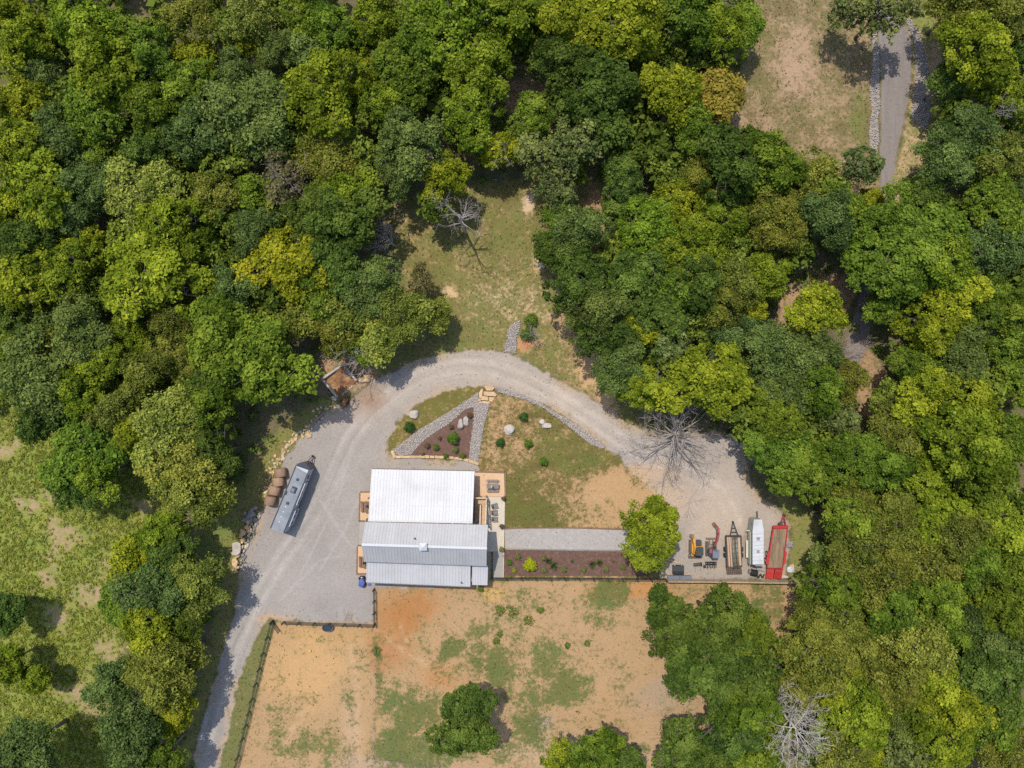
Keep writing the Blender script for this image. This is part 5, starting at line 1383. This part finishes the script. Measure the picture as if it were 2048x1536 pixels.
# yellow mini excavator, blade towards the fence
base, q = loc_tools(1388, 1092)
e = empty("mini_excavator", base, "yellow mini excavator with dark cab roof beside the red-armed one", "excavator")
track(e, -.58, -1.0, .95, .36); track(e, .58, -1.0, .95, .36)
MB().box((0, 0, .42), (.9, 1.2, .3)).build("undercarriage", M['dkgrey'], e, off=off)
MB().box((.0, -1.45, .3), (1.72, .10, .5), rx=.25).build("blade", M['steel'], e, off=off)
MB().box((.0, -1.28, .12), (1.7, .36, .06)).build("blade_foot", M['steel'], e, off=off)
for s_ in (-.4, .4): MB().bar((s_, -.5, .35), (s_, -1.38, .25), .1, .12).build("blade_arm", M['steel'], e, off=off)
MB().prism(rounded(.12, .05, 1.35, 1.85, .25), .62, 1.12).build("body", M['yellow'], e, off=off)
MB().prism(rounded(.2, .75, .98, .75, .16), 1.12, 1.5).build("engine_cover", M['dkgrey'], e, off=off)
cb = MB().prism(rounded(.22, -.22, .92, 1.12, .14), 1.12, 2.18).build("cab", M['glass'], e, off=off)
MB().prism(rounded(.22, -.22, 1.02, 1.25, .26), 2.18, 2.27).build("cab_roof", M['cabglass'], e, off=off)
MB().bar((.22 - .5, .42, 2.2), (.22 + .5, .42, 2.2), .07, .07).build("roof_bar", M['yellow'], e, off=off)
for x in (-.24, .68):
    for y in (-.74, .3): MB().box((x, y, 1.65), (.07, .07, 1.1)).build("cab_pillar", M['yellow'], e, off=off)
pp = [Vector((-.42, -.95, .95)), Vector((-.46, -.55, 1.75)), Vector((-.42, .35, 2.15)), Vector((-.46, 1.15, 2.0))]
for a_, c_ in zip(pp[:-1], pp[1:]): MB().bar(a_, c_, .2, .28).build("boom", M['yellow'], e, off=off)
MB().prism(rounded(-.48, 1.15, .34, .62, .14), 1.72, 2.12).build("boom_knuckle", M['yellow'], e, off=off)
MB().bar((-.46, 1.2, 1.95), (-.42, 1.5, .7), .17, .2).build("arm", M['yellow'], e, off=off)
MB().box((-.42, 1.5, .42), (.5, .36, .5)).build("bucket", M['steel'], e, off=off)
MB().bar((-.42, -.5, 1.3), (-.42, .3, 1.95), .08, .08).build("hydraulic_ram", M['ridge'], e, off=off)
MB().prism(rounded(-.45, -1.0, .3, .4, .08), .7, 1.0).build("boom_mount", M['yellow'], e, off=off)
# red-armed mini excavator
base, q = loc_tools(1421, 1096)
e = empty("mini_excavator", base, "mini excavator with faded red arm and blue-grey canopy", "excavator")
track(e, -.55, -1.05, 1.0, .36); track(e, .55, -1.05, 1.0, .36)
MB().box((0, 0, .42), (.85, 1.2, .3)).build("undercarriage", M['steel'], e, off=off)
MB().box((0, 1.42, .28), (1.4, .1, .42)).build("blade", M['steel'], e, off=off)
for s_ in (-.22, .22): MB().bar((s_, .5, .35), (s_, 1.4, .28), .1, .14).build("blade_arm", M['steel'], e, off=off)
pts = [(.62 * math.cos(t), .62 * math.sin(t) - .38) for t in np.linspace(0, 6.28, 26)[:-1]]
MB().prism([(x * 1.12 + .05, y) for x, y in pts], .62, 1.15).build("body", M['dkgrey'], e, off=off)
MB().prism(rounded(-.32, -.1, .34, .62, .1), 1.15, 1.4).build("fuel_tank", M['red_faded'], e, off=off)
MB().box((.12, -.18, 1.36), (.46, .46, .42)).build("seat", M['black'], e, off=off)
MB().prism(rounded(.16, -.34, .92, 1.12, .12), 2.1, 2.17).build("canopy", M['canopy'], e, off=off)
for x in (-.24, .56):
    MB().box((x, -.82, 1.62), (.06, .06, 1.0)).build("canopy_post", M['dkgrey'], e, off=off)
for i in range(4): MB().box((-.1 + i * .17, .1, 2.185), (.05, .26, .02)).build("canopy_rib", M['dkgrey'], e, off=off)
pp = [q(1429.5, 1090, 1.1), q(1435, 1078, 1.9), q(1437, 1066, 2.2), q(1437, 1057, 2.1)]
for a_, c_ in zip(pp[:-1], pp[1:]): MB().bar(a_, c_, .26, .34).build("boom", M['red_faded'], e, off=off)
MB().bar(q(1437.5, 1058, 2.15), q(1429, 1047, .95), .22, .26).build("arm", M['red_faded'], e, off=off)
MB().box(q(1428.5, 1048.5, .55), (.42, .4, .45), .6).build("bucket", M['steel'], e, off=off)
MB().bar(q(1431, 1086, 1.45), q(1436.5, 1067, 2.4), .08, .08).build("hydraulic_ram", M['red'], e, off=off)
MB().box(q(1429, 1091, .95), (.36, .4, .5)).build("boom_mount", M['dkgrey'], e, off=off)
for s_ in (-1, 1): MB().bar((.12 + s_ * .2, .12, 1.2), (.12 + s_ * .2, .16, 1.6), .03, .03).build("control_lever", M['ridge'], e, off=off)

# utility trailer loaded with lumber
base, q = loc_tools(1462, 1104)
e = empty("utility_trailer", base, "black utility trailer loaded with planks, mesh ramp towards the fence", "trailer")
c4 = [q(1451, 1071, .7), q(1481, 1071, .7), q(1482, 1132, .7), q(1453, 1133, .7)]
MB().slab(c4, .06).build("floor", M['wood_dark'], e, off=off)
for a_, c_ in ((0, 3), (1, 2), (0, 1), (3, 2)):
    MB().bar(c4[a_] + Vector((0, 0, .02)), c4[c_] + Vector((0, 0, .02)), .1, .12).build("frame_rail", M['dkgrey'], e, off=off)
    if a_ != 3: MB().bar(c4[a_] + Vector((0, 0, .42)), c4[c_] + Vector((0, 0, .42)), .07, .07).build("side_rail", M['dkgrey'], e, off=off)
for k in range(5):
    for a_, c_ in ((0, 3), (1, 2)):
        p = c4[a_].lerp(c4[c_], k / 4); MB().box(p + Vector((0, 0, .2)), (.06, .06, .42)).build("stake", M['dkgrey'], e, off=off)
tip = q(1466, 1043, .55)
for px_ in (1461, 1476): MB().bar(q(px_, 1070, .6), tip, .11, .13).build("tongue", M['dkgrey'], e, off=off)
MB().bar(q(1463, 1064, .62), q(1474, 1064, .62), .09, .1).build("tongue_brace", M['dkgrey'], e, off=off)
MB().bar(q(1464, 1056, .62), q(1470, 1056, .62), .09, .1).build("tongue_brace", M['dkgrey'], e, off=off)
MB().box(tip + Vector((-.06, 0, .2)), (.12, .12, .7)).build("jack", M['black'], e, off=off)
MB().box(q(1470, 1071, .95), (1.1, .14, .12), .05).build("headboard", M['greendark'], e, off=off)
mesh_ = [q(1453, 1134, .62), q(1482, 1133, .62), q(1484, 1148, .12), q(1454, 1149, .12)]
rp_ = MB().slab([p - Vector((0, 0, .03)) for p in mesh_], .02).build("ramp", M['wood_dark'], e, off=off)
for i in range(9): MB().bar(mesh_[0].lerp(mesh_[1], i / 8), mesh_[3].lerp(mesh_[2], i / 8), .035, .04).build("ramp_bar", M['dkgrey'], rp_, off=off)
for i in range(5): MB().bar(mesh_[0].lerp(mesh_[3], i / 4) + Vector((0, 0, .03)), mesh_[1].lerp(mesh_[2], i / 4) + Vector((0, 0, .03)), .035, .04).build("ramp_bar", M['dkgrey'], rp_, off=off)
for px_ in (1449, 1484):
    for py_ in (1098, 1110):
        p = q(px_, py_, .32); MB().tube([p - Vector((.09, 0, 0)), p + Vector((.09, 0, 0))], .32, 14).build("wheel", M['rubber'], e, off=off)
def plank(px0, py0, px1, py1, z, w, h, mt, label, cat="plank", name="plank"):
    return tag(MB().bar(W(px0, py0, z), W(px1, py1, z), w, h).build(name, mt), label, cat)
for (x0_, y0_, x1_, y1_, z, w, lb) in [(1455,1074,1459,1133,.78,.22,"sawn plank, leftmost on the loaded utility trailer"),(1459,1074,1464,1134,.80,.20,"second sawn plank from the left on the utility trailer"),(1463,1076,1468,1134,.78,.18,"third sawn plank from the left on the utility trailer"),(1478,1075,1481,1131,.78,.26,"sawn plank at the right side of the utility trailer's load"),(1476,1076,1478,1129,.76,.16,"narrow plank beside the right pipe on the utility trailer")]:
    plank(x0_, y0_, x1_, y1_, z, w, .09, M['lumber'], lb)
for x0_, y0_, x1_, y1_, lb in [(1466,1077,1468.5,1137,"ribbed grey-green pipe, left of two on the utility trailer"),(1472,1075,1476.5,1136,"ribbed grey-green pipe, right of two on the utility trailer")]:
    a_, c_ = W(x0_, y0_, 1.0), W(x1_, y1_, 1.0)
    g_ = empty("pipe", (a_ + c_) / 2 * 1.0, lb, "pipe")
    MB().tube([a_, c_], .15, 10).build("barrel", M['greenpipe'], g_, True)
    for t in np.linspace(.02, .98, 7):
        p = a_.lerp(c_, t); d = (c_ - a_).normalized(); MB().tube([p - d * .03, p + d * .03], .175, 10).build("rib", M['greendark'], g_)
# white enclosed trailer
base, q = loc_tools(1505, 1080)
e = empty("enclosed_trailer", base, "white-roofed enclosed trailer with cream side between the flatbed trailers", "trailer")
rf_ = [q(1508, 1039, 2.5), q(1524, 1039, 2.5), q(1527, 1058, 2.5), q(1526.5, 1129, 2.5), q(1505.5, 1129, 2.5), q(1505.5, 1062, 2.5)]
MB().slab(rf_, .08).build("roof", M['white'], e, off=off)
for k in range(1, 9):
    t = k / 9; a_ = rf_[5].lerp(rf_[4], t); c_ = rf_[2].lerp(rf_[3], t); MB().bar(a_ + Vector((0, 0, .004)), c_ + Vector((0, 0, .004)), .03, .012).build("roof_seam", M['rv_roof'], e, off=off)
MB().prism([(p.x * .985, p.y * .985) for p in rf_], .55, 2.42).build("box", M['sage'], e, off=off)
MB().box(q(1496, 1098, .8) + Vector((-.12, 0, 0)), (.3, 2.4, .06)).build("fender", M['cream'], e, off=off)
MB().bar(q(1499.5, 1062, 1.45) + Vector((-.03, 0, 0)), q(1499.5, 1128, 1.45) + Vector((-.03, 0, 0)), .05, .9).build("side_panel", M['cream'], e, off=off)
for py_ in (1093, 1104):
    for px_ in (1498, 1521):
        p = q(px_, py_, .36); MB().tube([p - Vector((.1, 0, 0)), p + Vector((.1, 0, 0))], .36, 14).build("wheel", M['rubber'], e, off=off)
MB().box(q(1498, 1061, 1.2), (.7, .12, .1)).build("side_step", M['cream'], e, off=off)
MB().bar(q(1515, 1040, .55), q(1514, 1022, .5), .12, .12).build("tongue", M['dkgrey'], e, off=off)
MB().bar(q(1503.2, 1047, 1.7), q(1503.2, 1054, 1.7), .04, .5).build("window", M['glass'], e, off=off)
MB().box(q(1516, 1128, 1.3) + Vector((0, -.02, 0)), (1.3, .05, 1.8)).build("rear_door", M['ridge'], e, off=off)
for t_, s_ in ((.25, .42), (.62, .36)):
    c_ = (rf_[5].lerp(rf_[4], t_) + rf_[2].lerp(rf_[3], t_)) / 2; MB().box(c_ + Vector((0, 0, .05)), (s_, s_, .09)).build("roof_vent", M['rv_roof'], e, off=off)
for a_, c_ in ((5, 4), (2, 3)):
    MB().bar(rf_[a_] + Vector((0, 0, .01)), rf_[c_] + Vector((0, 0, .01)), .06, .05).build("roof_trim", M['ridge'], e, off=off)
# red flatbed trailer
base, q = loc_tools(1553, 1105)
e = empty("flatbed_trailer", base, "red flatbed trailer with brown plank deck and red ramps", "trailer")
zd = .85
c4 = [q(1546.5, 1057, zd), q(1575, 1057, zd), q(1565.5, 1136, zd), q(1534.5, 1136, zd)]
MB().slab([p - Vector((0, 0, .07)) for p in c4], .06).build("bed_frame", M['red'], e, off=off)
for k in range(11):
    u0, u1 = .05 + .90 * k / 11, .05 + .90 * (k + .95) / 11
    MB().slab([c4[0].lerp(c4[1], u0), c4[0].lerp(c4[1], u1), c4[3].lerp(c4[2], u1), c4[3].lerp(c4[2], u0)], .06).build("deck_plank", M['deck'], e, off=off)
for a_, c_ in ((0, 3), (1, 2), (0, 1), (3, 2)):
    MB().bar(c4[a_] + Vector((0, 0, -.05)), c4[c_] + Vector((0, 0, -.05)), .13, .22).build("frame_rail", M['red'], e, off=off)
MB().prism([(p.x, p.y) for p in (q(1546, 1051, .9), q(1576, 1051, .9), q(1575.5, 1056, .9), q(1546, 1056, .9))], .8, 1.05).build("headboard", M['red'], e, off=off)
tip = q(1567.5, 1030, .6)
for px_ in (1559, 1573): MB().bar(q(px_, 1055, .72), tip, .12, .16).build("tongue", M['red'], e, off=off)
for k in (.25, .5, .72):
    MB().bar(q(1559, 1055, .75).lerp(tip, k), q(1573, 1055, .75).lerp(tip, k), .07, .08).build("tongue_brace", M['red'], e, off=off)
MB().box(tip + Vector((0, .02, .25)), (.14, .14, .9)).build("jack", M['dkgrey'], e, off=off)
for (xa, xb, xc, xd) in ((1534, 1548.5, 1545, 1531.5), (1550.5, 1566, 1563, 1547)):
    r4 = [q(xa, 1138, .84), q(xb, 1138, .84), q(xc, 1158, .5), q(xd, 1156.5, .5)]
    o = MB().slab(r4, .07).build("ramp", M['red'], e, off=off)
    for k in (.12, .24): MB().bar(r4[0].lerp(r4[3], k) + Vector((0, 0, .02)), r4[1].lerp(r4[2], k) + Vector((0, 0, .02)), .06, .03).build("ramp_bar", M['red_faded'], o, off=off)
for py_ in (1109, 1122):
    for s_ in (-1, 1):
        t = (py_ - 1057) / 79; p = (c4[0].lerp(c4[3], t) if s_ < 0 else c4[1].lerp(c4[2], t)); p = Vector((p.x + s_ * .17, p.y, .38))
        w_ = MB().tube([p - Vector((.11, 0, 0)), p + Vector((.11, 0, 0))], .38, 16).build("wheel", M['rubber'], e, off=off)
        MB().tube([p - Vector((.125, 0, 0)), p + Vector((.125, 0, 0))], .2, 12).build("rim", M['ridge'], w_, off=off)

for s_ in (-1, 1):
    a_, c_ = (c4[0], c4[3]) if s_ < 0 else (c4[1], c4[2])
    f0, f1 = a_.lerp(c_, .58), a_.lerp(c_, .90)
    MB().bar(f0 + Vector((s_ * .17, 0, .0)), f1 + Vector((s_ * .17, 0, .0)), .26, .05).build("fender", M['red'], e, off=off)
    for k in range(7):
        p = a_.lerp(c_, .06 + .14 * k); MB().box(p + Vector((s_ * .08, 0, -.02)), (.06, .18, .1)).build("stake_pocket", M['red_faded'], e, off=off)
    MB().box(c_ + Vector((s_ * .02, -.05, -.1)), (.16, .06, .1)).build("tail_light", M['red_faded'], e, off=off)
MB().box(q(1561, 1047, .85), (.5, .34, .22)).build("tool_box", M['dkgrey'], e, off=off)
tag(MB().tube([W(1552 + 5 * math.sin(t * 3), 1075 + 9 * t, .93) for t in np.linspace(0, 2, 24)], .03, 6).build("tow_chain", M['steel']), "dark chain lying on the red trailer's plank deck", "chain")

# small gear near the tan fence
base, q = loc_tools(1394, 1128)
e = empty("digging_bucket", base, "dark narrow digging attachment lying below the yellow excavator", "attachment", rz=.12)
MB().prism(rounded(0, 0, 1.05, .34, .08), .05, .4).build("shell", M['dkgrey'], e, off=off)
MB().box((.0, .1, .44), (.95, .06, .08)).build("lip", M['steel'], e, off=off)
MB().box((.5, 0, .3), (.16, .42, .5)).build("side_plate", M['black'], e, off=off)
for x in (-.38, .38): MB().bar((x, -.18, .06), (x + .06, -1.2, .05), .05, .05).build("fork", M['wood_grey'], e, off=off)
base, q = loc_tools(1420, 1128)
e = empty("cultivator", base, "black toothed cultivator frame below the red-armed excavator", "attachment")
for y in (.38, .08): MB().box((0, y, .45), (1.55, .09, .09)).build("toolbar", M['black'], e, off=off)
for i in range(7):
    x = -.72 + i * .24
    b = MB(); b.tube([(x, .38, .45), (x, .1, .6), (x, -.35 - .12 * (i % 2), .45), (x + .03, -.5, .06)], .045, 6).build("tine", M['black'], e, off=off)
    MB().box((x, .38, .52), (.12, .16, .1)).build("clamp", M['black'], e, off=off)
for x in (-.4, 0, .4): MB().box((x, .2, .42), (.08, .5, .07)).build("cross_bar", M['black'], e, off=off)
MB().tube([(-.95, -.3, .22), (-.8, -.3, .22)], .22, 12).build("gauge_wheel", M['black'], e, off=off)
# black bin, grey trough, sheet and plank under the lone tree
base, q = loc_tools(1355, 1138)
e = empty("black_box", base, "black lidded box standing against the grey trough", "box")
MB().box((0, 0, .3), (1.5, 1.2, .58)).build("tub", M['black'], e, off=off)
MB().box((0, .2, .61), (1.54, .76, .05)).build("lid", M['dkgrey'], e, off=off)
MB().box((0, -.42, .61), (1.54, .42, .05)).build("lid", M['black'], e, off=off)
for x in (-.5, .5): MB().box((x, .62, .45), (.12, .05, .12)).build("latch", M['ridge'], e, off=off)
base, q = loc_tools(1358, 1153)
e = empty("trough", base, "long grey trough in front of the fence beside the black box", "trough")
MB().prism(rounded(0, 0, 3.35, .5, .1), .1, .5).build("shell", M['canopy'], e, off=off)
MB().box((0, 0, .53), (3.3, .30, .05)).build("lid", M['canopy'], e, off=off)
for x in (-1.2, 1.2): MB().box((x, 0, .07), (.12, .5, .14)).build("foot", M['dkgrey'], e, off=off)
for x in (-.1, .15): MB().box((x, 0, .56), (.04, .52, .03)).build("strap", M['dkgrey'], e, off=off)
plank(1333, 1119, 1360, 1126, .25, .2, .08, M['wood'], "orange-brown plank lying in the lone tree's shade")
# tyre roll and hose by the ramp of the white trailer
base, q = loc_tools(1506, 1144)
e = empty("ribbed_roller", base, "black ribbed drum roller below the white trailer", "roller", rz=R(-12))
MB().tube([(-.42, 0, .42), (.42, 0, .42)], .40, 18).build("drum", M['rubber'], e, off=off)
for i in range(7): MB().tube([(-.4 + i * .133 - .03, 0, .42), (-.4 + i * .133 + .03, 0, .42)], .46, 18).build("rib", M['black'], e, off=off)
MB().box((-.62, .05, .3), (.3, .5, .3)).build("weight", M['steel'], e, off=off)
for s_ in (-1, 1): MB().bar((s_ * .48, 0, .42), (s_ * .3, .75, .3), .07, .07).build("yoke", M['steel'], e, off=off)
b = MB(); b.tube([W(1515 + 14 * t, 1152 + 3.2 * math.sin(t * 11), .12 + .05 * math.cos(t * 9)) for t in np.linspace(0, 1, 30)], .10, 7)
tag(b.build("drain_hose", M['rubber'], None, True), "black corrugated hose lying between roller and red ramps", "hose")
plank(1517, 1140, 1530, 1143.5, .12, .12, .08, M['wood_grey'], "grey stick on the gravel left of the red ramps")
# litter on the grass right of the red trailer
def crumple(name, label, cat, px, py, rx, ry, h, mt, seed):
    r2 = random.Random(seed); b = MB(); g = 9; V_ = []
    p = W(px, py)
    for i in range(g):
        for j in range(g):
            u, v = i / 8 * 2 - 1, j / 8 * 2 - 1
            V_.append((p.x + u * rx * S * (1 - .25 * v * v) + r2.uniform(-.03, .03), p.y + v * ry * S * (1 - .2 * u * u) + r2.uniform(-.03, .03), .03 + h * max(0, 1 - u * u) * max(0, 1 - v * v) * r2.uniform(.5, 1.1) + .02))
    b.add(V_, [(i * g + j, (i + 1) * g + j, (i + 1) * g + j + 1, i * g + j + 1) for i in range(8) for j in range(8)])
    return tag(b.build(name, mt, None, False), label, cat)
crumple("tarp_bundle", "crumpled grey tarp bundle on the grass right of the red trailer", "tarp", 1580, 1090, 8, 7, .4, M['grey_tarp'], 1)
crumple("white_sheet", "crumpled white sheet on the grass near the tan fence's end", "sheet", 1581, 1139, 7.5, 6.5, .22, M['white'], 2)
e = tag(MB().box(W(1584, 1132, .06), (.6, .4, .06), .3).build("cardboard_piece", M['cardboard']), "tan cardboard piece beside the crumpled white sheet", "cardboard")
# blue covered machine at the lower left corner of the house
base, q = loc_tools(725.5, 1162)
e = empty("covered_mower", base, "small blue-covered machine at the house's lower left corner", "mower")
bm = bmesh.new(); bmesh.ops.create_icosphere(bm, subdivisions=3, radius=1); me = bpy.data.meshes.new("cover")
for v in bm.verts:
    c = v.co; k = 1 + .09 * math.sin(7 * c.x + 3 * c.z) * math.sin(6 * c.y + 1)
    c = Vector([math.copysign(abs(t) ** .7, t) for t in c]); v.co = Vector((c.x * .42 * k, c.y * .62 * k - .1, max(c.z, -.8) * .42 * k + .55))
bm.to_mesh(me); bm.free(); me.materials.append(M['blue']); link("cover", me, e)
MB().box((.0, .62, .35), (.55, .3, .5)).build("engine_box", M['black'], e, off=off)
MB().box((-.02, .66, .63), (.2, .14, .06)).build("cap", M['ridge'], e, off=off)
for sx2 in (-1, 1):
    for y in (-.45, .4): MB().tube([(sx2 * .38, y, .2), (sx2 * .5, y, .2)], .2, 12).build("wheel", M['rubber'], e, off=off)
crumple("blue_bag", "small blue bag on the ground below the grey lean-to roof", "bag", 739, 1169, 4, 2.5, .25, M['blue'], 4)
# brush pile on the drive's lower corner
b = MB()
for k in range(26):
    p = W(691 + random.gauss(0, 7), 1236 + random.gauss(0, 4), 0); a_ = random.uniform(0, 3.1); l = random.uniform(.4, 1.1)
    d = Vector((math.cos(a_), math.sin(a_), random.uniform(0, .3))); b.tube([p + Vector((0, 0, .05)), p + d * l * .5 + Vector((0, 0, .12)), p + d * l], [.025, .018, .008], 4)
tag(b.build("brush_pile", M['dead']), "heap of bare twigs above the stock tank's fence", "brush pile")

# ------------------------------------------------------------------ leafless trees
def bare_tree(px, py, label, h, trunk_h, limbs, spread, up, seed, mt, rt=.2, lean=(0, 0), depth=3, sector=None, name="dead_tree"):
    r2 = random.Random(seed)
    e = empty(name, W(px, py), label, "tree")
    t = MB(); b = MB()
    top = Vector((lean[0], lean[1], trunk_h))
    t.tube([(0, 0, -.1), tuple(top * .35 + Vector((r2.uniform(-.1, .1), r2.uniform(-.1, .1), 0))), tuple(top * .7), tuple(top)], [rt * 1.3, rt, rt * .85, rt * .62], 8)
    def grow(p, d, l, rad, lev):
        n = 4; pts = [p]; rs = [rad]; dd = d.copy()
        for i in range(n):
            dd = (dd + Vector((r2.gauss(0, .17), r2.gauss(0, .17), r2.gauss(.03, .1)))).normalized()
            pts.append(pts[-1] + dd * l / n); rs.append(max(.012, rad * (1 - .72 * (i + 1) / n)))
        b.tube(pts, rs, 6 if lev == 0 else 4, False)
        if lev < depth:
            for k in range(r2.randint(3, 5) if lev < 1 else r2.randint(2, 4) if lev < 2 else r2.randint(1, 3)):
                i = r2.randint(1, n); o = (dd + Vector((r2.gauss(0, .6), r2.gauss(0, .6), r2.gauss(.05, .35)))).normalized()
                grow(pts[i], o, l * r2.uniform(.38, .68), max(.015, rs[i] * .66), lev + 1)
    for k in range(limbs):
        a_ = (sector[0] + (sector[1] - sector[0]) * (k + r2.random() * .8) / limbs) if sector else 2 * math.pi * (k + r2.random() * .7) / limbs
        u = up * r2.uniform(.5, 1.4)
        d = Vector((math.cos(a_), math.sin(a_), u)).normalized()
        st_ = top * r2.uniform(.55, 1.0)
        grow(st_, d, spread * r2.uniform(.7, 1.1), rt * .42, 0)
    for k in range(2):
        grow(top, Vector((r2.gauss(0, .25), r2.gauss(0, .25), 1)).normalized(), (h - trunk_h) * r2.uniform(.7, 1), rt * .5, 0)
    t.build("trunk", mt, e, True, off=(0, 0, 0)); b.build("branches", mt, e, True, off=(0, 0, 0))
    return e
bare_tree(931, 466, "tall leafless grey tree with long shadow standing in the clearing", 13, 8.5, 6, 3.2, .45, 3, M['dead'], .22, (-.2, .5), 3)
bare_tree(789, 492, "small leafless fan-shaped tree at the clearing's left edge", 5, 1.0, 9, 2.9, .8, 5, M['dead_pale'], .12, (-.3, .2), 3, (1.4, 3.5))
bare_tree(752, 735, "leaning leafless tree above the compost bay", 7.5, 3.2, 9, 4.2, .6, 8, M['dead_pale'], .17, (.3, 1.3), 3, (1.6, 3.9))
bare_tree(1337, 868, "big bare many-limbed tree spreading over the right part of the drive", 8.5, 3.4, 17, 5.8, .42, 11, M['dead'], .27, (.1, .3), 4)
bare_tree(1532, 1384, "bleached white dead tree among green crowns at the bottom", 14.5, 10.2, 22, 3.9, .5, 14, M['dead_pale'], .16, (.2, -.3), 4)
bare_tree(1648, 703, "bare brown shrub-like tree left of the shaded lane", 5.5, 1.2, 9, 3.0, 1.0, 17, M['dead_pink'], .1, (0, 0), 3)
bare_tree(1678, 712, "bare brown shrub-like tree right at the shaded lane", 5.0, 1.0, 9, 2.8, .9, 19, M['dead_pink'], .1, (0, 0), 3)
bare_tree(614, 392, "pinkish brown leafless tree in the upper left woods", 11.5, 7.8, 9, 2.6, .35, 23, M['dead_pink'], .15, (0, 0), 3)
bare_tree(997, 338, "thin leafless treetop in the dark gap above the clearing", 8.5, 5, 6, 1.6, .7, 29, M['dead'], .1, (0, 0), 3)
bare_tree(1612, 1160, "bare grey twiggy tree at the tan fence's right end", 5.5, 2.0, 8, 3.0, .5, 31, M['dead'], .12, (.4, -.2), 3, (-1.2, 1.5))
bare_tree(1915, 268, "leafless grey-green treetop right of the lane", 10.5, 7.5, 8, 2.4, .4, 37, M['dead'], .12, (0, 0), 3)
bare_tree(1060, 678, "bare twiggy sapling beside the rock ditch", 3.6, 1.0, 6, 1.6, .8, 41, M['dead'], .06, (.2, .3), 2)
